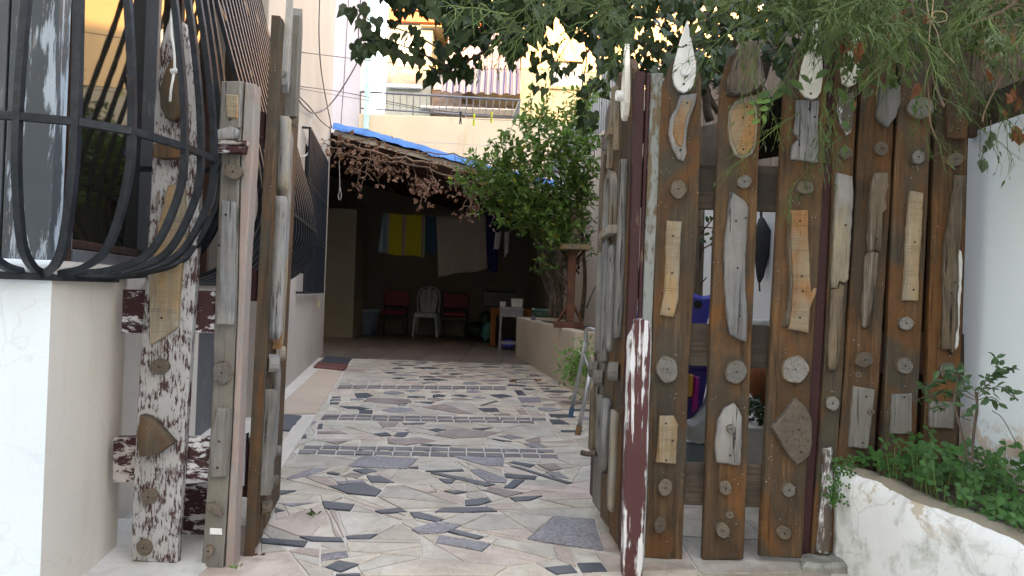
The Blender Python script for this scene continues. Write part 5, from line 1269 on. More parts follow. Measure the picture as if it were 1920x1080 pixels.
# ---- fine-twigged green creeper over the fence top
br = empty('broom_creeper', at(1600, -60, 2.1), 'fine-twigged olive green creeper drooping over the top of the plank fence', 'vine')
tw = MB(); lf = []
def sprig(p, d, L, r_, lev=0):
    n_ = 6; P = [p]; v = d.normalized()
    for i in range(n_):
        v = (v + rv() * .16 + Vector((0, -.02, -.10))).normalized(); P.append(P[-1] + v * L / n_)
    if min(q.y for q in P) < .9: return
    tw.tube(P, [r_ * (1 - .6 * i / n_) for i in range(n_ + 1)], 3, cap=False)
    if lev < 2:
        for i in range(1, n_ + 1):
            for s_ in (0, 1):
                if FR.random() < (.8 if lev == 0 else .4):
                    v2 = (P[i] - P[i - 1]).normalized(); side = v2.cross(rv()).normalized(); sprig(P[i], v2 + side * FR.uniform(.5, 1.0), L * FR.uniform(.28, .5), r_ * .62, lev + 1)
    else:
        if FR.random() < .5: lf.append((P[-1], v, rv(), FR.uniform(.010, .018)))
def cover(x):   # how far down the twigs reach, in picture height, by place along the fence
    return 40 if x < 1060 else 60 if x < 1250 else 55 if x < 1380 else 80 if x < 1540 else 105
k = 0
while k < 175:
    x = FR.uniform(950, 1990) if FR.random() < .42 else FR.uniform(1480, 1990); y = FR.uniform(-110, cover(x) * .7)
    if 1235 < x < 1345 or (1490 < x < 1560 and y > 20): k += 1; continue
    Yd = FR.uniform(1.95, 2.38); p = at(x, y, Yd)
    d = Vector((FR.uniform(-1, .7), FR.uniform(-.5, .2), FR.uniform(-.5, .35))); L = FR.uniform(.14, .28) * (.5 if 1060 < x < 1540 else .75)
    sprig(p, d, L, .0028); k += 1
for (x, y, dx) in [(1560, 150, -.3), (1500, 240, -.9), (1600, 200, -.5), (1580, 285, -.8), (1450, 90, -.5), (1520, 120, -.8), (1700, 180, .3), (1400, 60, -.8), (1780, 170, .2), (1000, 30, -1), (1060, 40, -.9), (1120, 60, -.8), (1200, 70, -.6), (1840, 150, .1)]:
    sprig(at(x, y - 30, 2.2), Vector((dx, -.1, -.7)), .22, .002)
o = tw.build('twigs', M['stem_green'], br); o['kind'] = 'stuff'
lm = MB()
for q, d, n_, s_ in lf: leaf(lm, 'lance', q, d, n_, s_ * 1.6)
o = lm.build('fine_leaves', M['broom_leaf'], br); o['kind'] = 'stuff'
big = []
for i in range(900):
    x = FR.uniform(1480, 1990) if FR.random() < .8 else FR.uniform(1300, 1500); y = FR.uniform(-100, 125 + 45 * math.sin(x * .02) if x > 1500 else 60)
    big.append((at(x, y, FR.uniform(2.12, 2.42)), Vector((FR.gauss(0, .7), FR.gauss(0, .4), -.8)), Vector((0, -1, .5)) + rv() * .8, FR.uniform(.025, .055)))
big.sort(key=lambda o_: -o_[3]); sm = MB()
for i, (q, d, n_, s_) in enumerate(big):
    if i < 200: leafobj('oval', 'broom_leaf', q, d, n_, s_, br)
    else: leaf(sm, 'oval', q, d, n_, s_ * .8)
for (x, y, s_, dx) in [(1445, 170, .05, -1), (1430, 180, .045, 1), (1458, 158, .06, 1), (1480, 150, .055, 1.2), (1470, 165, .05, -.6), (1500, 140, .04, 1), (1425, 60, .04, -1), (1440, 45, .035, .8), (1560, 150, .05, -.4), (1570, 165, .055, .5), (1555, 130, .05, -1), (1585, 270, .03, 0), (1580, 225, .035, .5), (1600, 185, .04, 0), (1590, 110, .04, .3), (1730, 170, .035, -.6), (1712, 195, .035, .2)]:
    leafobj('oval', 'vine_leaf', at(x, y, 2.2), Vector((dx, 0, -.7)), Vector((0, -1, .4)) + rv() * .3, s_, br)
for (x, y) in [(1422, 195), (1434, 190), (1442, 203), (1418, 208), (1430, 214), (1445, 188), (1426, 224)]:
    leafobj('oval', 'young_leaf', at(x, y, 2.15), Vector((FR.uniform(-1, 1), 0, FR.uniform(-.8, .4))), Vector((0, -1, .3)) + rv() * .3, .03, br)
o = sm.build('small_leaves', M['broom_leaf'], br); o['kind'] = 'stuff'
bb = MB()
for pts, r_ in [([(1700, -60), (1712, 20), (1735, 90), (1750, 150), (1770, 200)], .0035), ([(1930, -20), (1880, 20), (1820, 45), (1790, 60)], .004), ([(1920, 60), (1890, 120), (1850, 200), (1842, 228)], .002), ([(1735, 95), (1740, 160), (1745, 230), (1757, 262)], .002)]:
    bb.tube(pline(pts, 2.1), r_, 5)
bb.build('woody_stem', M['branch_dry'], br)
for (x, y, s_) in [(1590, 75, .05), (1602, 92, .055), (1612, 78, .045), (1695, 20, .06), (1706, 34, .05), (1688, 30, .045), (1735, 25, .035), (1770, 62, .03), (1898, 165, .05), (1912, 180, .05), (1888, 175, .035), (1905, 235, .05), (1910, 248, .04), (1885, 205, .02), (1722, 155, .045), (1640, 22, .03), (1850, 130, .04), (1602, 190, .02)]:
    leafobj('curl', 'dead_leaf', at(x, y, FR.uniform(2.05, 2.2)), Vector((FR.uniform(-.6, .6), FR.uniform(-.4, .4), -1)), rv() + Vector((0, -1, 0)), s_, br, 'dead_leaf')
lf_ = empty('hanging_leaves', at(1845, 285, 2.0), 'two dark shrivelled leaves dangling before the white wall at upper right', 'leaf')
MB().tube(pline([(1858, 225), (1856, 250), (1850, 270), (1840, 300), (1838, 312)], 2.0), .0012, 4).build('stem', M['branch'], lf_)
for (x, y, s_) in [(1858, 245, .035), (1850, 262, .03), (1838, 298, .04), (1845, 272, .025)]: leafobj('curl', 'ivy_leaf', at(x, y, 2.0), Vector((FR.uniform(-.3, .2), 0, -1)), Vector((.3, -1, 0)) + rv() * .3, s_, lf_)
tp = MB(); c0 = at(1745, 38, 2.05)
for i in range(7):
    a = rv() * .010; tp.tube(smooth_path([c0 + a, c0 - a + rv() * .006, c0 + rv() * .012], 12), .0016, 5)
tp.tube(smooth_path([c0, at(1752, 22, 2.05), at(1772, 24, 2.05), at(1774, 38, 2.05), at(1755, 42, 2.05), c0], 30), .0015, 5)
tp.tube(pline([(1735, -20), (1740, 20), (1745, 38), (1757, 60), (1765, 90), (1790, 118)], 2.05), .0016, 5); tp.tube(pline([(1752, -20), (1748, 20), (1744, 50), (1742, 85)], 2.05), .0014, 5)
tag(tp.build('twine', M['twine'], smooth=True), 'loose knotted loop of pale twine hanging in the creeper', 'string')

# ---- citrus tree in the raised bed
ct = empty('citrus_tree', (.62, 7.9, .5), 'leafy citrus tree with glossy leaves growing from the raised bed', 'tree')
tr = MB(); base = [(1032, 592), (1052, 598), (1062, 600), (1042, 596), (1090, 598)]
tips = [(1000, 330), (960, 370), (1050, 260), (1010, 240), (1085, 330)]
for (bx, by), (tx, ty) in zip(base, tips):
    P = [at(bx, by, 7.9), at(bx + (tx - bx) * .15 + FR.uniform(-12, 12), by - 70, 7.8), at(bx + (tx - bx) * .4 + FR.uniform(-12, 12), by - 150, 7.7), at(tx, ty, 7.6)]
    tr.tube(smooth_path(P, 24), [.028 - .018 * i / 24 for i in range(25)], 7)
for i in range(40):
    a = at(FR.uniform(1015, 1100), FR.uniform(450, 590), FR.uniform(7.4, 8.2)); tr.tube(smooth_path([a, a + Vector((FR.uniform(-.15, .15), 0, .2)), a + Vector((FR.uniform(-.25, .25), 0, .45))], 8), [.010, .009, .008, .007, .006, .005, .004, .004, .003][:9], 5)
tr.build('trunk', M['branch'], ct, smooth=True)
cl = MB(); twm = MB()
E = [(1012, 335, 98, 112, 11), (945, 350, 78, 46, 5), (1000, 238, 26, 34, 1), (1062, 420, 42, 70, 3), (1085, 290, 32, 90, 4), (985, 405, 48, 40, 3), (1035, 470, 30, 50, 1.2), (1090, 210, 20, 40, 1)]
tot = sum(e[4] for e in E)
for e in E:
    for i in range(int(560 * e[4] / tot)):
        an = FR.uniform(0, 2 * math.pi); rr_ = FR.random() ** .55; x = e[0] + e[2] * rr_ * math.cos(an); y = e[1] + e[3] * rr_ * math.sin(an)
        Yd = 7.6 + FR.uniform(-.55, .45) * math.sqrt(max(.1, 1 - rr_ * rr_ * .8)); p = at(x, y, Yd)
        d = (Vector((FR.gauss(0, .6), FR.gauss(-.3, .5), FR.gauss(.55, .4)))).normalized(); P = [p + d * .05 * j for j in range(5)]
        twm.tube(P, .003, 3, cap=False)
        for j in range(11):
            q = P[min(4, j // 2)]; leaf(cl, 'oval', q, d * .6 + rv() * .9, Vector((0, -.3, 1)) + rv() * .5, FR.uniform(.045, .085))
o = cl.build('foliage', M['citrus_leaf'], ct); o['kind'] = 'stuff'; o = twm.build('twigs', M['stem_green'], ct); o['kind'] = 'stuff'
# ---- withered vine along the carport eave
dv = empty('withered_vine', at(800, 320, 9.2), 'withered brown vine with curled leaves draped along the carport edge', 'vine')
dm = MB(); dl = MB(); ends = []
for pts, r_, Y in [([(618, 262), (660, 272), (720, 292), (790, 302), (860, 318), (930, 322), (1000, 306), (1060, 296), (1110, 305)], .014, 8.8), ([(640, 285), (700, 300), (760, 305), (830, 325), (900, 345), (960, 330), (1080, 318)], .011, 8.9), ([(700, 290), (690, 310), (682, 335), (670, 320)], .006, 8.9),
                   ([(800, 300), (810, 330), (800, 360), (795, 380)], .006, 8.8), ([(640, 260), (700, 262), (760, 285), (850, 290), (950, 308), (1020, 292)], .008, 8.9), ([(860, 320), (890, 345), (905, 375), (930, 410)], .005, 8.7), ([(905, 330), (880, 360), (892, 400)], .005, 8.7), ([(560, 240), (600, 262), (640, 285)], .006, 8.6), ([(930, 322), (1000, 300), (1050, 292), (1110, 300)], .02, 8.6)]:
    P = pline(pts, Y, -.4); P = [p + rv() * .02 for p in P]; dm.tube(P, r_, 5); ends += P
for i in range(75):
    a = FR.choice(ends); d = rv(); d.z = -abs(d.z) * .6; P = [a, a + d * .12, a + d * .2 + Vector((0, 0, -.06))]; dm.tube(P, .004, 3); ends2 = P[-1]
    for k in range(3): leaf(dl, 'curl', ends2 + rv() * .05, rv() + Vector((0, 0, -.6)), rv(), FR.uniform(.035, .07))
for (x, y, sp, n_) in [(700, 282, 30, 26), (650, 290, 22, 26), (732, 325, 16, 22), (660, 318, 14, 12), (800, 350, 24, 38), (785, 342, 16, 20), (880, 355, 12, 14), (760, 300, 30, 18), (640, 262, 14, 14), (805, 385, 8, 5), (890, 385, 8, 8), (610, 285, 14, 18), (720, 300, 20, 18), (950, 335, 14, 8)]:
    for i in range(n_): leaf(dl, 'curl', at(x + FR.gauss(0, sp * .6), y + FR.gauss(0, sp * .45), FR.uniform(8.6, 9.1)), rv() + Vector((0, 0, -.5)), rv(), FR.uniform(.035, .085))
dm.build('stem', M['branch_dry'], dv); o = dl.build('curled_leaves', M['dry_vine_leaf'], dv); o['kind'] = 'stuff'
# ---- herbs in the front planter
herbs = MB()
def trefoil(mb, p, s_, n_, k=3):
    a0_ = FR.uniform(0, 6)
    for j in range(k):
        a_ = a0_ + j * 2 * math.pi / k; nn = n_.normalized(); ua = nn.cross(Vector((1, 0, 0))).normalized(); ub_ = nn.cross(ua); leaf(mb, 'leaflet', p, ua * math.cos(a_) + ub_ * math.sin(a_), nn, s_, 1)
hs_ = MB()
for i in range(3600):
    t = FR.random(); y = 2.42 - 1.15 * FR.random() ** 1.3
    xl = 1.076 + (2.47 - y) * .148 + .05; x = xl + (1.54 - xl) * FR.random() ** (1.6 if y < 2.0 else 1.0)
    hmax = .055 + .05 * (x < xl + .15) * 0 + (.13 if (y > 2.05 and x > 1.15) else .03) * FR.random()
    if y < 1.95 and x > xl + .22 and FR.random() < .55: continue
    z = .30 + hmax * FR.uniform(.4, 1); lean = Vector((FR.uniform(-.03, .02), FR.uniform(-.03, .02), 0)); p = Vector((x, y, z)) + lean
    if FR.random() < .12: hs_.tube([Vector((x, y, .29)), p], .001, 3, cap=False); trefoil(herbs, p, FR.uniform(.015, .030), Vector((0, -.7, .8)) + rv() * .4)
for i in range(70):   # spilling over the planter corner
    x = FR.uniform(1.05, 1.10); y = FR.uniform(2.36, 2.46); z = FR.uniform(.22, .36); trefoil(herbs, Vector((x - .02 * (z < .3), y - .015, z)), FR.uniform(.008, .014), Vector((0, -1, .4)) + rv() * .5)
hb = empty('planter_herbs', (1.35, 2.1, .29), 'low bright green clover-like herbs spilling over the planter edge', 'herbs'); hb['kind'] = 'stuff'
o = herbs.build('leaves', M['herb_leaf'], hb); o['kind'] = 'stuff'; o = hs_.build('stalks', M['stem_green'], hb); o['kind'] = 'stuff'
# ---- young shrub in the planter
sh = empty('young_shrub', at(1825, 860, 2.0), 'young shrub with small dark leaves fanning out in front of the white wall', 'shrub')
sm_ = MB(); Ysh = 2.0; leaves = []
main = pline([(1822, 870), (1826, 810), (1832, 765), (1830, 735)], Ysh); sm_.tube(main, .004, 6)
sm_.tube(pline([(1818, 865), (1800, 800), (1790, 750), (1800, 700)], Ysh), .003, 5)
for pts, nl in [([(1830, 740), (1850, 712), (1870, 692), (1866, 672), (1860, 665)], 13), ([(1832, 745), (1868, 725), (1895, 735), (1908, 752)], 13), ([(1832, 740), (1872, 705), (1890, 692), (1905, 690)], 14), ([(1828, 750), (1790, 735), (1750, 740), (1712, 752)], 20), ([(1828, 745), (1780, 712), (1740, 722), (1720, 730)], 20), ([(1830, 735), (1800, 705), (1775, 695), (1760, 698)], 16),
                ([(1832, 750), (1860, 745), (1880, 760)], 8), ([(1800, 750), (1770, 760), (1735, 765)], 14), ([(1830, 760), (1810, 770), (1795, 790)], 8), ([(1860, 770), (1880, 785), (1905, 830)], 0), ([(1832, 742), (1845, 725), (1850, 700)], 10), ([(1800, 740), (1808, 720), (1790, 690)], 10)]:
    P = pline(pts, Ysh, FR.uniform(-.12, .12)); sm_.tube(P, .0012, 4)
    for i in range(nl):
        q = P[int((.25 + .75 * i / nl) * (len(P) - 1))]; leaves.append((q + rv() * .006, Vector((FR.gauss(.2, .7), FR.gauss(-.2, .5), FR.gauss(-.1, .5))), Vector((0, -.6, 1)) + rv() * .5, FR.uniform(.018, .032)))
sm_.build('stem', M['branch'], sh)
for q, d, n_, s_ in leaves: leafobj('oval', 'shrub_leaf', q, d, n_, s_, sh)
# leafy weed at the far right edge
# ---- light green plant beside the lower bed, seedling by the grille post
gp2 = empty('bushy_plant', (.52, 6.0, .3), 'small light green bushy plant hanging from the low step of the raised bed', 'plant'); m_ = MB(); m2 = MB()
for i in range(260):
    p = at(FR.gauss(1078, 16), FR.gauss(690, 20), FR.uniform(5.6, 6.1)); leaf(m_, 'oval', p, rv(), Vector((0, -.5, 1)) + rv() * .5, FR.uniform(.03, .055))
for i in range(60):
    p = at(FR.gauss(1095, 12), FR.gauss(655, 18), FR.uniform(5.8, 6.2)); leaf(m_, 'oval', p, rv(), Vector((0, -.5, 1)) + rv() * .5, FR.uniform(.03, .05))
for i in range(16): m2.tube(pline([(1090, 665), (FR.uniform(1050, 1100), FR.uniform(670, 725))], 5.9, -.1, 6), .003, 4)
o = m_.build('leaves', M['young_leaf'], gp2); o['kind'] = 'stuff'; m2.build('stems', M['stem_green'], gp2)
def littleplant(name, x, y, Y, n_, s_, spread, mt, label, cat='plant'):
    r0 = empty(name, at(x, y + 4, Y), label, cat)
    for i in range(n_): leafobj('oval', mt, at(x + FR.uniform(-spread, spread), y + FR.uniform(-spread * .5, spread * .4), Y), Vector((FR.gauss(0, 1), -.3, .5)), Vector((0, -.5, 1)), s_, r0)
    MB().tube([at(x, y + 5, Y), at(x, y - 4, Y)], .001, 4).build('stem', M['stem_green'], r0)
littleplant('seedling', 443, 1064, 2.2, 7, .016, 7, 'young_leaf', 'tiny green seedling at the foot of the pinkish post')
littleplant('seedling', 1297, 868, 2.6, 9, .014, 8, 'herb_leaf', 'tiny green sprig on the lower rail between two planks')
littleplant('fallen_leaf_cluster', 588, 966, 2.75, 5, .03, 6, 'vine_leaf', 'green leaf lying on the pale paving inside the gate', 'leaf')
for (x, y, lb) in [(1009, 715, 'brown curled leaf on the paving beside the raised bed'), (960, 717, 'brown curled leaf on the paving in the middle distance'), (483, 1043, 'small dark dry leaf on the doorstep beside the left gate leaf')]:
    g0 = gnd(x, y, .012); f_ = MB(); 
    for k in range(3): leaf(f_, 'curl', g0 + Vector((FR.uniform(-.02, .02), 0, .004)), Vector((FR.gauss(0, 1), FR.gauss(0, 1), .1)), Vector((0, 0, 1)), .05 if g0.y > 4 else .02)
    tag(f_.build('fallen_leaf', M['dead_leaf']), lb, 'leaf')
# ================================================================ THINGS IN THE YARD AND CARPORT
def pbox(mb, x0, x1, y0, y1, z0, z1, mi=0): return mb.box(((x0 + x1) / 2, (y0 + y1) / 2, (z0 + z1) / 2), (x1 - x0, y1 - y0, z1 - z0), mi)
# ---- white moulded plastic chair
def sheet(fn, nu, nv, th, mt, name, parent, loc=None):
    """thin curved panel from a function of (u,v) in 0..1, given thickness"""
    g = MB(); pts = [[Vector(fn(i / nu, j / nv)) for j in range(nv + 1)] for i in range(nu + 1)]
    for i in range(nu + 1):
        for j in range(nv + 1): g.v.append(tuple(pts[i][j]))
    for i in range(nu):
        for j in range(nv): q = i * (nv + 1) + j; g.f.append((q, q + nv + 1, q + nv + 2, q + 1)); g.mi.append(0)
    o = g.build(name, mt, parent, loc=loc, smooth=True); s_ = o.modifiers.new('solid', 'SOLIDIFY'); s_.thickness = th; s_.offset = 0; return o
c0 = gnd(799, 628); c0.y = 14.15; c0.z = 0; c0.x = at(799, 628, 14.15).x
wc = empty('plastic_chair', c0, 'white moulded plastic chair standing between the two red chairs', 'chair')
mt = M['plastic_white']; cx, cy = c0.x, c0.y
sheet(lambda u, v: (cx + (u - .5) * .44, cy - .24 + v * .44, .44 - .03 * math.sin(math.pi * u) * math.sin(math.pi * v)), 8, 6, .012, mt, 'seat', wc)
fr_ = Frame((cx, cy + .20, .44), X, Vector((0, .16, 1)), -Yv)
MB().tube(smooth_path([fr_.w(-.20, 0), fr_.w(-.215, .25), fr_.w(-.18, .43), fr_.w(-.08, .50), fr_.w(.08, .50), fr_.w(.18, .43), fr_.w(.215, .25), fr_.w(.20, 0)], 42), .016, 8).build('back_frame', mt, wc, smooth=True)
for a in (-.12, 0, .12):
    prism(fr_, rough([(a * .75 - .045, 0), (a * .75 + .045, 0), (a + .05, .3), (a * .8 + .04, .485 - abs(a) * .25), (a * .8 - .04, .485 - abs(a) * .25), (a - .05, .3)], .1, 0), -.006, .006, .002).build('back_slat', mt, wc)
for sx in (-1, 1):
    for sy in (-1, 1):
        MB().tube([(cx + sx * .19, cy + sy * .19, .43), (cx + sx * .225, cy + sy * .24, .0)], [.03, .02], 6).build('leg', mt, wc)
pbox(MB(), cx - .2, cx + .2, cy - .235, cy - .215, .36, .44).build('apron', mt, wc, bevel=.004)
# ---- red padded chairs
def redchair(px, lb):
    c = at(px, 626, 14.2); x, y = c.x, c.y; t = empty('padded_chair', (x, y, 0), lb, 'chair', 'red padded chairs')
    pbox(MB(), x - .22, x + .22, y - .22, y + .22, .40, .47).build('seat', M['plastic_red'], t, bevel=.025)
    f_ = Frame((x, y + .2, .5), X, Vector((0, .15, 1)), -Yv)
    o = prism(f_, rough([(-.24, .05), (.24, .05), (.25, .25), (.22, .34), (-.22, .34), (-.25, .25)], .1, 0), -.03, .03, .015).build('backrest', M['plastic_red'], t)
    for sx in (-1, 1):
        MB().tube([(x + sx * .22, y - .2, .0), (x + sx * .22, y - .2, .42)], .014, 6).build('leg', M['chair_frame'], t)
        MB().tube([(x + sx * .22, y + .22, .0), (x + sx * .22, y + .2, .42), (x + sx * .22, y + .25, .75)], .014, 6).build('leg', M['chair_frame'], t)
    pbox(MB(), x - .22, x + .22, y - .215, y - .195, .33, .37).build('stretcher', M['chair_frame'], t)
redchair(738, 'red padded chair on the left of the white plastic chair'); redchair(852, 'red padded chair on the right of the white plastic chair')
# ---- ribbed bin
b0 = at(686, 631, 13.9); bb_ = empty('laundry_bin', (b0.x, b0.y, 0), 'blue-grey speckled plastic bin beside the left pillar of the carport', 'bin')
o = MB().tube([(b0.x, b0.y, .0), (b0.x, b0.y, .02), (b0.x, b0.y, .44), (b0.x, b0.y, .45)], [.17, .18, .235, .23], 20).build('body', M['bin_plastic'], bb_, smooth=True)
MB().tube([(b0.x, b0.y, .44), (b0.x, b0.y, .48)], [.25, .25], 20).build('rim', M['plastic_greyblue'], bb_); MB().tube([(b0.x, b0.y, .47), (b0.x, b0.y, .50)], [.235, .2], 20).build('lid', M['bin_plastic'], bb_)
# ---- laundry
lineY = 11.6
def hang(name, pts, mtl, label, cat, fold=.02, nu=26, nv=18, Y=lineY, gr_=None):
    TL, TR, BR, BL = [at(x, y, Y) for x, y in pts]; sd_ = FR.uniform(0, 9)
    # cloth local x runs 0..1 over its width for the stripes
    W_ = (TR - TL).length; g = MB()
    for i in range(nu + 1):
        u = i / nu
        for j in range(nv + 1):
            v = j / nv; p = TL.lerp(TR, u).lerp(BL.lerp(BR, u), v); dep = fold * v * math.sin(u * 15 + sd_) + .5 * fold * math.sin(u * 33 + sd_ * 2 + v) * v
            sag = -.02 * math.sin(math.pi * u) * (1 - v); g.v.append((p.x, p.y + dep, p.z + sag + .012 * math.sin(u * 9 + sd_) * v))
    for i in range(nu):
        for j in range(nv): q = i * (nv + 1) + j; g.f.append((q, q + 1, q + nv + 2, q + nv + 1)); g.mi.append(0)
    o = g.build(name, M[mtl], None, loc=(TL.x, TL.y, min(BL.z, BR.z)), smooth=True); s_ = o.modifiers.new('solid', 'SOLIDIFY'); s_.thickness = .004
    return tag(o, label, cat, gr_)
ty = hang('towel', [(719, 397), (797, 402), (796, 483), (708, 474)], 'towel_yellow', 'yellow and grey striped towel on the clothes line', 'towel')
hang('blue_cloth', [(797, 404), (821, 405), (820, 478), (795, 477)], 'cloth_blue', 'dark blue cloth hanging between the striped towel and the beige sheet', 'cloth', Y=lineY + .04)
hang('sheet', [(818, 406), (910, 401), (914, 505), (822, 518)], 'cloth_beige', 'large plain beige sheet on the clothes line', 'sheet', fold=.025)
hang('navy_cloth', [(912, 400), (938, 402), (932, 512), (913, 508)], 'cloth_navy', 'long navy garment hanging right of the beige sheet', 'clothing', Y=lineY + .05)
hang('sock', [(929, 434), (940, 432), (937, 466), (926, 468)], 'cloth_white', 'white sock hanging before the navy garment', 'sock', nu=6, nv=8, Y=lineY - .1)
hang('white_rag', [(946, 433), (955, 433), (952, 474), (945, 483)], 'cloth_white', 'narrow white rag at the right end of the clothes line', 'cloth', nu=6, nv=8, Y=lineY - .1)
a, b_ = at(640, 386, lineY), at(975, 404, lineY)
tag(MB().tube([a, a.lerp(b_, .5) - Vector((0, 0, .03)), b_], .004, 5).build('clothes_line', M['wire']), 'clothes line strung across the carport', 'line')
hk = MB(); hk.tube(smooth_path([at(636, 300, 9.7), at(637, 350, 9.7), at(634, 368, 9.7), at(637, 375, 9.7), at(640, 366, 9.7), at(637, 350, 9.7)], 25), .006, 5); tag(hk.build('hanging_hook', M['wire_grey']), 'twisted wire hook hanging from the carport beam at left', 'hook')
# ---- corner with tables
def table(name, x0, x1, Y, ztop, depth, mt, lb, legw=.05, brace=True, cat='table'):
    a = at(x0, 600, Y).x; b_ = at(x1, 600, Y).x; t = empty(name, ((a + b_) / 2, Y + depth / 2, 0), lb, cat)
    pbox(MB(), a, b_, Y, Y + depth, ztop - .04, ztop).build('table_top', M[mt], t, bevel=.004)
    for xx in (a + .005, b_ - legw - .005):
        for yy in (Y + .01, Y + depth - legw - .01): pbox(MB(), xx, xx + legw, yy, yy + legw, 0, ztop - .041).build('leg', M[mt], t, bevel=.003)
    pbox(MB(), a + legw + .006, b_ - legw - .006, Y + .012, Y + .03, ztop - .14, ztop - .042).build('apron', M[mt], t)
    if brace: pbox(MB(), a + legw + .006, b_ - legw - .006, Y + .02, Y + .04, .12, .16).build('stretcher', M[mt], t)
    return t
table('metal_table', 936, 981, 10.9, .66, .5, 'table_metal', 'narrow grey metal table against the end of the raised bed', .03)
table('wooden_table', 919, 1000, 12.2, .63, .6, 'table_wood', 'orange-brown wooden table behind the grey metal table', .09, False)
def obox(name, x0, x1, y0, y1, Y, d, mt, lb, cat, bev=.01):
    a = at(x0, y1, Y); b_ = at(x1, y0, Y); o = pbox(MB(), a.x, b_.x, Y, Y + d, a.z, b_.z).build(name, M[mt], None, bevel=bev); return tag(o, lb, cat)
def tub(name, x0, x1, y0, z0, Y, mt, lb, cat):
    a = at(x0, 0, Y).x + 0; p0 = at(x0, y0, Y); p1 = at(x1, y0, Y); cx_ = (p0.x + p1.x) / 2; r_ = (p1.x - p0.x) / 2
    t = empty(name, (cx_, Y, z0), lb, cat); b = MB(); zt = p0.z; n_ = 4
    b.tube([(cx_, Y, z0), (cx_, Y, z0 + .01), (cx_, Y, zt)], [r_ * 1.1, r_ * 1.2, r_ * 1.4], 4, square=True).build('body', M[mt], t, bevel=.008)
    b = MB(); b.tube([(cx_, Y, zt), (cx_, Y, zt + .012)], [r_ * 1.45, r_ * 1.45], 4, square=True).build('rim', M[mt], t, bevel=.004); return t
tub('storage_tub', 958, 981, 561, .662, 11.1, 'box_grey', 'pale grey plastic tub on the metal table', 'tub')
tub('small_carton', 937, 949, 567, .662, 11.1, 'cloth_white', 'little white box at the left edge of the metal table', 'box')
t = empty('toolbox', at(925, 572, 12.3), 'black box on the wooden table at the back', 'box'); Pq = at(905, 575, 12.35); Pr = at(975, 548, 12.35)
pbox(MB(), Pq.x, Pr.x, 12.3, 12.7, .632, Pr.z).build('body', M['dark_rubber'], t, bevel=.02); pbox(MB(), Pq.x + .05, Pr.x - .05, 12.45, 12.55, Pr.z + .001, Pr.z + .05).build('handle', M['dark_rubber'], t, bevel=.015)
def blob(name, px, py, Y, r_, mt, lb, cat, sc=(1, 1, 1), amp=.18, seed=1, zmin=.0):
    c = at(px, py, Y); g = MB(); nu, nv = 18, 12
    for j in range(nv + 1):
        th_ = math.pi * j / nv
        for i in range(nu):
            ph = 2 * math.pi * i / nu; d = Vector((math.sin(th_) * math.cos(ph), math.sin(th_) * math.sin(ph), math.cos(th_)))
            q = r_ * (1 + amp * mnoise.noise(d * 2.2 + Vector((seed, 0, 0))) + amp * .4 * mnoise.noise(d * 6 + Vector((0, seed, 0))))
            p = c + Vector((d.x * sc[0], d.y * sc[1], d.z * sc[2])) * q; p.z = max(p.z, zmin); g.v.append(tuple(p))
    for j in range(nv):
        for i in range(nu): g.f.append((j * nu + i, (j + 1) * nu + i, (j + 1) * nu + (i + 1) % nu, j * nu + (i + 1) % nu)); g.mi.append(0)
    return tag(g.build(name, M[mt], None, smooth=True), lb, cat)
blob('shopping_bag', 914, 622, 12.9, .13, 'teal_bag', 'crumpled teal plastic bag on the carport floor by the wooden table leg', 'bag', (.9, .7, 1.25), .3, 3, .007)
blob('green_sack', 912, 600, 13.6, .13, 'green_bag', 'bright green sack behind the teal bag', 'sack', (1, .8, 1.2), .3, 5, .007); blob('green_bin_bag', 893, 618, 13.9, .20, 'green_bag', 'dark green full bag on the floor left of the green sack', 'bag', (1.1, .8, .75), .25, 8, .007)
blob('blue_bucket', 953, 645, 11.3, .10, 'plastic_blue', 'dark blue bundle under the metal table', 'bundle', (1, 1, .7), .2, 2, .007)
# ---- garden hose coil, bottle, pedestal on the bed
hm = MB()
for k in range(7):
    c = at(1024, 592 - k * 1.4, 8.5); P = []
    for i in range(25):
        an = 2 * math.pi * i / 24; P.append(c + Vector((math.cos(an) * (.145 + .012 * FR.random()), math.sin(an) * .14, .012 * math.sin(an * 2 + k) + .004)))
    hm.tube(P, .013, 6, cap=False)
tag(hm.build('garden_hose', M['hose_green'], smooth=True), 'coiled dark green garden hose lying on the raised bed', 'hose')
q = at(1000, 592, 9.2); bt = empty('bottle', Vector((q.x, q.y, .505)), 'small clear bottle standing on the edge of the raised bed', 'bottle')
MB().tube([(q.x, q.y, .51), (q.x, q.y, .60), (q.x, q.y, .63), (q.x, q.y, .67)], [.03, .03, .013, .012], 12).build('body', M['glass_clear'], bt, smooth=True); MB().tube([(q.x, q.y, .67), (q.x, q.y, .69)], .014, 10).build('cap', M['shutter'], bt)
Yp = 7.35; pt0 = at(1079, 465, Yp); zt, zb_ = pt0.z, at(1079, 604, Yp).z; xx = pt0.x - .03
ps = empty('wooden_pedestal', (xx, Yp, zb_ - .06), 'reddish wooden pedestal with square top standing in the raised bed', 'stand')
pbox(MB(), xx - .13, xx + .16, Yp - .14, Yp + .14, zt - .02, zt + .03).build('top', M['table_wood'], ps, bevel=.004).data.materials[0] = M['sawn_pale']
MB().box((xx, Yp, (zt + zb_) / 2 - .012), (.075, .075, zt - zb_ - .03)).build('post', M['dark_wood'], ps, bevel=.004).data.materials[0] = M['pedestal_wood']
pbox(MB(), xx - .16, xx + .13, Yp - .05, Yp + .05, zb_ - .06, zb_).build('foot', M['pedestal_wood'], ps, bevel=.004); pbox(MB(), xx - .045, xx + .045, Yp - .2, Yp + .2, zb_ - .10, zb_ - .061).build('foot', M['pedestal_wood'], ps, bevel=.004)
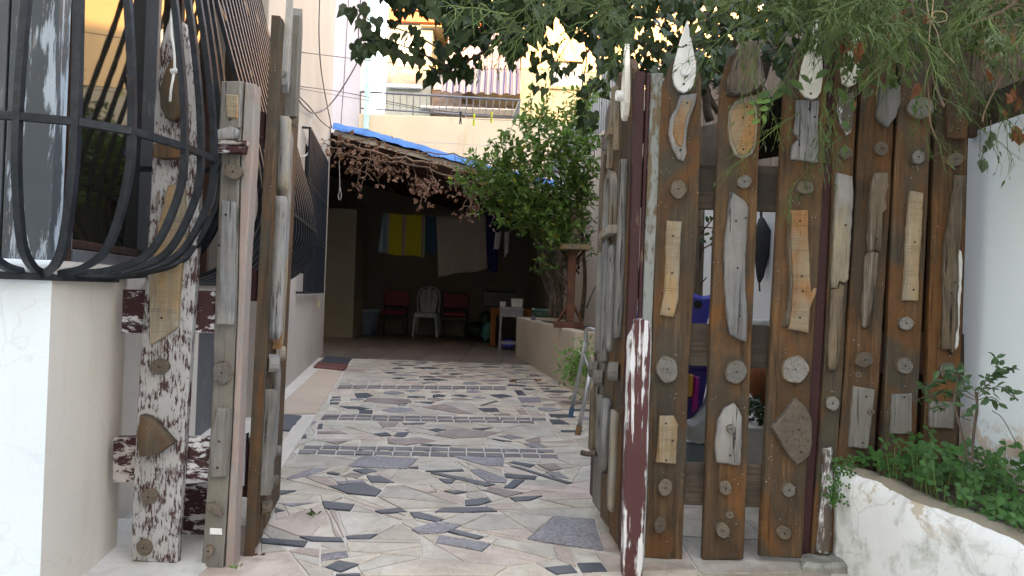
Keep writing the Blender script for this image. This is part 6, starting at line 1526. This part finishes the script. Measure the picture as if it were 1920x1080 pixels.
for s_ in (-1, 1):
    MB().tube([(xx + s_ * .12, Yp - .02, zb_), (xx + s_ * .03, Yp - .02, zb_ + .16)], .016, 4).build('brace', M['pedestal_wood'], ps); MB().tube([(xx + s_ * .12, Yp - .02, zt - .02), (xx + s_ * .03, Yp - .02, zt - .13)], .014, 4).build('brace', M['dark_wood'], ps)
# ---- aluminium walking frame leaning by the right leaf
wk = empty('walking_frame', gnd(1078, 800), 'aluminium walking frame with blue and brown rubber feet behind the right gate leaf', 'walker')
f1, f2 = gnd(1069, 784), gnd(1083, 816)
for (f_, tp_, mtr, r_) in ((f1, at(1098, 640, 5.0), 'rubber_blue', .013), (f2, at(1108, 690, 4.6), 'rubber_brown', .014)):
    top = f_.lerp(tp_, 1.0); MB().tube([f_.lerp(top, .12), top], r_, 10).build('leg', M['galv'], wk, smooth=True); MB().tube([f_, f_.lerp(top, .14)], r_ * 1.35, 10).build('rubber_foot', M[mtr], wk)
MB().tube(smooth_path([at(1098, 640, 5.0), at(1098, 622, 5.0), at(1104, 616, 4.95), at(1125, 622, 4.8)], 20), .011, 8).build('handle', M['galv'], wk, smooth=True); MB().tube([at(1095, 665, 5.05), at(1108, 700, 4.62)], .009, 8).build('cross_tube', M['galv'], wk)
MB().tube([at(1125, 622, 4.8), at(1112, 800, 4.9)], .012, 8).build('leg', M['galv'], wk)
# ---- children's plastic play toy behind the right fence
TY = 3.05; TF = Frame((1.0, TY, 0), X, Z, -Yv)
toy = empty('toy_slide', at(1260, 860, TY + .1), 'blue and purple plastic children’s play toy with yellow and magenta bars behind the plank fence', 'toy')
def tp_(pts, mt, name, h0, h1, ch=.01, Fm=TF): return prism(Fm, rough([Fm.px(*q) for q in pts], .05, 0), h0, h1, ch).build(name, M[mt], toy)
hd = [(1255, 575), (1295, 549), (1315, 556), (1338, 552), (1336, 570), (1325, 600), (1316, 640), (1255, 640)]
tp_(hd, 'plastic_blue', 'side_panel', -.03, .03, .012)
u, v = TF.px(1305, 571); mbx = MB(); mbx.tube([TF.w(u, v, .028), TF.w(u, v, .034)], [.017, .017], 18); mbx.build('eye_hole', M['dark_rubber'], toy)
tp_([(1172, 600), (1185, 586), (1205, 596), (1205, 650), (1170, 650)], 'plastic_blue', 'side_panel', -.02, .03, .01)
tp_([(1150, 625), (1340, 640), (1338, 700), (1150, 690)], 'plastic_purple', 'crossbar', -.05, .0, .008)
tp_([(1286, 690), (1330, 690), (1328, 705), (1318, 760), (1300, 785), (1286, 790)], 'plastic_purple', 'back_panel', -.03, .0, .006)
tp_([(1170, 668), (1181, 668), (1181, 704), (1169, 704)], 'plastic_yellow', 'bar', .0, .03, .006); tp_([(1169, 711), (1181, 711), (1180, 735), (1168, 735)], 'plastic_magenta', 'bar', .0, .03, .006)
tp_([(1289, 700), (1298, 702), (1296, 742), (1288, 742)], 'plastic_yellow', 'bar', .001, .03, .006); tp_([(1299, 704), (1309, 706), (1305, 765), (1296, 772)], 'plastic_magenta', 'bar', .001, .03, .006)
tp_([(1331, 715), (1345, 715), (1345, 815), (1328, 824), (1305, 829), (1285, 822), (1280, 790), (1298, 782), (1316, 760)], 'plastic_white', 'scoop', .002, .06, .02)
tp_([(1286, 828), (1350, 828), (1348, 872), (1284, 870)], 'plastic_greyblue', 'base', -.04, .02, .01)
gd = at(1187, 600, 3.35); MB().tube([gd + Vector((0, 0, -.1)), gd + Vector((0, 0, .03)), gd + Vector((0, 0, .05)), gd + Vector((0, 0, .06))], [.06, .06, .045, .02], 20).build('round_cap', M['plastic_greyblue'], toy, smooth=True)
# ---- things seen through the gaps
um = at(1424, 410, 4.15); ue = at(1428, 530, 4.15); ub = empty('umbrella', ue, 'folded black umbrella hanging tip down on the pale wall', 'umbrella')
L_ = um.z - ue.z; cxu = um.x; o = MB().tube([(cxu, 4.12, um.z), (cxu + .01, 4.12, um.z - .07), (cxu + .008, 4.12, um.z - .2), (cxu + .004, 4.12, ue.z + .03), (cxu, 4.12, ue.z)], [.015, .045, .042, .02, .008], 10).build('canopy', M['umbrella_cloth'], ub, smooth=True)
MB().tube([(cxu, 4.12, ue.z), (cxu + .005, 4.12, ue.z - .05)], .005, 6).build('tip', M['dark_rubber'], ub); MB().tube(smooth_path([(cxu, 4.12, um.z), (cxu, 4.12, um.z + .06), (cxu + .03, 4.12, um.z + .09), (cxu + .05, 4.12, um.z + .06)], 12), .008, 6).build('handle', M['dark_rubber'], ub)
shp = empty('rose_bush', gnd(1311, 760).lerp(at(1311, 760, 3.5), 1), 'dark thin trunk with sparse reddish shoots between the first and second planks', 'bush')
MB().tube([at(1314, 380, 3.4), at(1312, 470, 3.4), at(1308, 560, 3.4), at(1308, 840, 3.4)], [.018, .02, .022, .025], 8).build('trunk', M['barkwood'], shp, smooth=True)
for (x0, y0, x1, y1) in [(1312, 425, 1340, 428), (1312, 440, 1345, 400), (1312, 470, 1338, 455), (1312, 535, 1325, 520)]: MB().tube([at(x0, y0, 3.38), at(x1, y1, 3.36)], .003, 4).build('twig', M['stem_red'], shp)
for (x, y) in [(1330, 405), (1338, 395), (1342, 410), (1328, 418), (1320, 440), (1325, 455), (1335, 463), (1330, 450), (1345, 430), (1336, 440)]: leafobj('oval', 'shrub_leaf', at(x, y, 3.36), rv(), Vector((0, -1, .3)), .035, shp)
cnb = empty('potted_climber', at(1180, 600, 3.25), 'slender cane with a few green leaves between the gate leaf and the fence', 'plant')
MB().tube(pline([(1176, 600), (1180, 520), (1184, 430), (1188, 395)], 3.25), .004, 5).build('cane', M['sawn_pale'], cnb)
for (x, y) in [(1186, 410), (1180, 425), (1190, 430), (1188, 445), (1182, 470), (1186, 545), (1190, 560), (1184, 575), (1192, 550)]: leafobj('oval', 'shrub_leaf', at(x, y, 3.2), Vector((FR.gauss(0, .6), 0, FR.uniform(-1, .6))), Vector((0, -1, .3)), .04, cnb)
def lathe(c, prof_, n_=20):
    return MB().tube([c + Vector((0, 0, z)) for z, r_ in prof_], [r_ for z, r_ in prof_], n_)
pc_ = at(1438, 745, 3.3); cpz = pc_.z; pot = empty('clay_pot', pc_, 'brown clay pot seen low between the second and third planks', 'pot')
lathe(pc_, [(-.02, .05), (.03, .085), (.08, .10), (.13, .085), (.16, .06)]).build('body', M['table_wood'], pot, smooth=True); lathe(pc_, [(.16, .066), (.175, .068)]).build('rim', M['table_wood'], pot)
pbox(MB(), at(1400, 0, 3.25).x, at(1480, 0, 3.25).x, 3.2, 3.45, -.02, at(1430, 800, 3.25).z).build('x', M['cement']).name = 'cement_block'; o = bpy.data.objects['cement_block']; tag(o, 'grey cement block under the clay pot behind the fence', 'block')
uc = MB()
for i in range(160): leaf(uc, 'oval', at(FR.uniform(1400, 1470), FR.uniform(745, 795), FR.uniform(3.15, 3.4)), rv(), Vector((0, -.5, 1)) + rv() * .5, .04)
tag(uc.build('pot_greenery', M['ivy_leaf']), 'dark low greenery around the clay pot behind the fence', 'plants', kind='stuff')
bw = at(1421, 613, 3.9); bo = lathe(bw, [(0, .03), (.012, .05), (.035, .06), (.037, .055)]).build('bowl', M['plastic_white'], None, smooth=True); tag(bo, 'white bowl on a ledge below the hanging umbrella', 'bowl')
pbox(MB(), bw.x - .12, bw.x + .12, 3.84, 4.1, bw.z - .03, bw.z - .001).build('y', M['yard_wall']).name = 'wall_ledge'; tag(bpy.data.objects['wall_ledge'], 'small pale ledge carrying the white bowl', 'ledge')
SHf = Frame((1, 2.62, 0), X, Z, -Yv)
o = prism(SHf, [SHf.px(*q) for q in [(1400, 190), (1478, 175), (1482, 290), (1405, 302)]], -.006, 0, .001).build('plastic_sheet', M['plastic_greyblue']); o.data.materials[0] = M['glass_dark']; tag(o, 'dark shiny blue-grey sheet behind the second and third planks', 'sheet')
o = prism(SHf, rough([SHf.px(*q) for q in [(1300, 240), (1352, 228), (1354, 312), (1298, 312)]], .04, .001), -.02, 0, .002).build('plywood_piece', M['screen_wood']); tag(o, 'grey plywood piece behind the first and second planks', 'board')
# ---- doorstep stone, planter hose, top beam
Sf = Frame(gnd(1540, 1066), X, Yv, Z); c_ = gnd(1540, 1066)
st_ = [(-.075, -.035), (-.02, -.06), (.055, -.05), (.085, -.01), (.07, .04), (.0, .055), (-.06, .03)]
o = prism(Sf, rough(st_, .02, .004, 3), -.01, .035, .012, warp=.01).build('loose_stone', M['field_stone']); tag(o, 'flat grey stone lying at the corner of the planter below the fence', 'stone')
hb_ = MB(); hb_.tube(smooth_path([Vector((1.30, 1.72, .335)), Vector((1.40, 1.70, .345)), Vector((1.50, 1.66, .34)), Vector((1.55, 1.5, .335)), Vector((1.5, 1.2, .33))], 30), .012, 8); hb_.tube(smooth_path([Vector((1.27, 1.60, .325)), Vector((1.36, 1.55, .33)), Vector((1.45, 1.47, .33)), Vector((1.5, 1.2, .32))], 30), .010, 8)
tag(hb_.build('water_hose', M['hose_black'], smooth=True), 'dark irrigation pipes lying on the soil of the front planter', 'hose')
o = MB().box((1.64, 1.9, 1.53), (.09, 1.3, .12)).build('wall_beam', M['rail_wood'], bevel=.004); tag(o, 'weathered dark beam lying along the top of the white wall under the creeper', 'beam')
o = MB().box((1.645, 2.545, 1.75), (.22, .03, .62)).build('top_board', M['stained_wood'], bevel=.003); tag(o, 'upright brown board above the end of the white wall', 'board')
# ---- cables on the house and washing wires with pegs
def wallpt(x, y, off=.13):
    d = ray(x, y); o_ = WF.w(0, 0, D0 + .1 + off - .1 + .02); return CAM + d * ((o_ - CAM).dot(WN) / d.dot(WN))
def cable(pts, Y, r_, mt, lb, dY=0, cat='cable', name='cable'):
    Pp = [min((at(x, y, Y + dY * i / max(1, len(pts) - 1)), wallpt(x, y)), key=lambda q: q.y) if x < 634 else at(x, y, Y) for i, (x, y) in enumerate(pts)]
    return tag(MB().tube(smooth_path(Pp, len(pts) * 7), r_, 5).build(name, M[mt], None, smooth=True), lb, cat)
cable([(600, -20), (598, 60), (602, 130), (612, 190), (622, 240)], 8.6, .006, 'wire', 'thin dark cable hanging down the pink house wall')
cable([(655, -20), (650, 60), (645, 150), (639, 235)], 14.4, .008, 'wire', 'thin dark cable hanging down the lavender house end')
cable([(676, 0), (672, 60), (674, 105), (645, 160), (615, 200), (590, 212), (570, 200), (556, 180)], 8.4, .007, 'wire', 'dark cable looping from the roof corner to the house wall')
cable([(560, 180), (580, 200), (600, 225), (618, 240)], 8.4, .006, 'wire', 'short dark cable crossing the looped one')
cable([(588, 212), (580, 240), (583, 270), (575, 290), (560, 294)], 8.2, .007, 'wire_grey', 'pale grey cable curving down above the far window')
cable([(556, 97), (700, 114), (860, 128), (1000, 130), (1120, 137)], 8.0, .004, 'wire', 'upper wire stretched across the yard')
w2 = cable([(556, 161), (650, 174), (800, 204), (920, 216), (1110, 229)], 8.0, .004, 'wire', 'washing wire with pegs stretched across the yard')
cable([(556, 165), (640, 180), (760, 200), (880, 222), (1000, 226)], 8.3, .003, 'wire', 'thin second washing wire just under the pegged one')
cable([(760, 266), (900, 272), (1100, 290)], 10.5, .003, 'wire_grey', 'thin wire in front of the cream parapet')
for (x, y, mt_, lb, L2) in [(864, 209, 'peg_black', 'black clothes peg, leftmost on the washing wire', 24), (889, 213, 'peg_yellow', 'yellow-green clothes peg beside the black one', 23), (922, 210, 'peg_yellow', 'olive clothes peg, third on the washing wire', 21), (1059, 224, 'peg_yellow', 'yellow-green clothes peg at the right by the leaves', 22)]:
    p = at(x, y, 7.98); h_ = L2 / 1400 * 8; t = empty('clothes_peg', p - Vector((0, 0, h_)), lb, 'clothes peg', 'clothes pegs on the washing wire')
    for s_ in (-1, 1): MB().tube([p + Vector((s_ * .006, 0, 0)), p + Vector((s_ * .003, 0, -h_ * .5)), p + Vector((s_ * .010, 0, -h_))], .006, 4).build('prong', M[mt_], t)
    MB().tube([p + Vector((-.012, 0, -h_ * .45)), p + Vector((.012, 0, -h_ * .45))], .005, 6).build('spring', M['galv'], t)
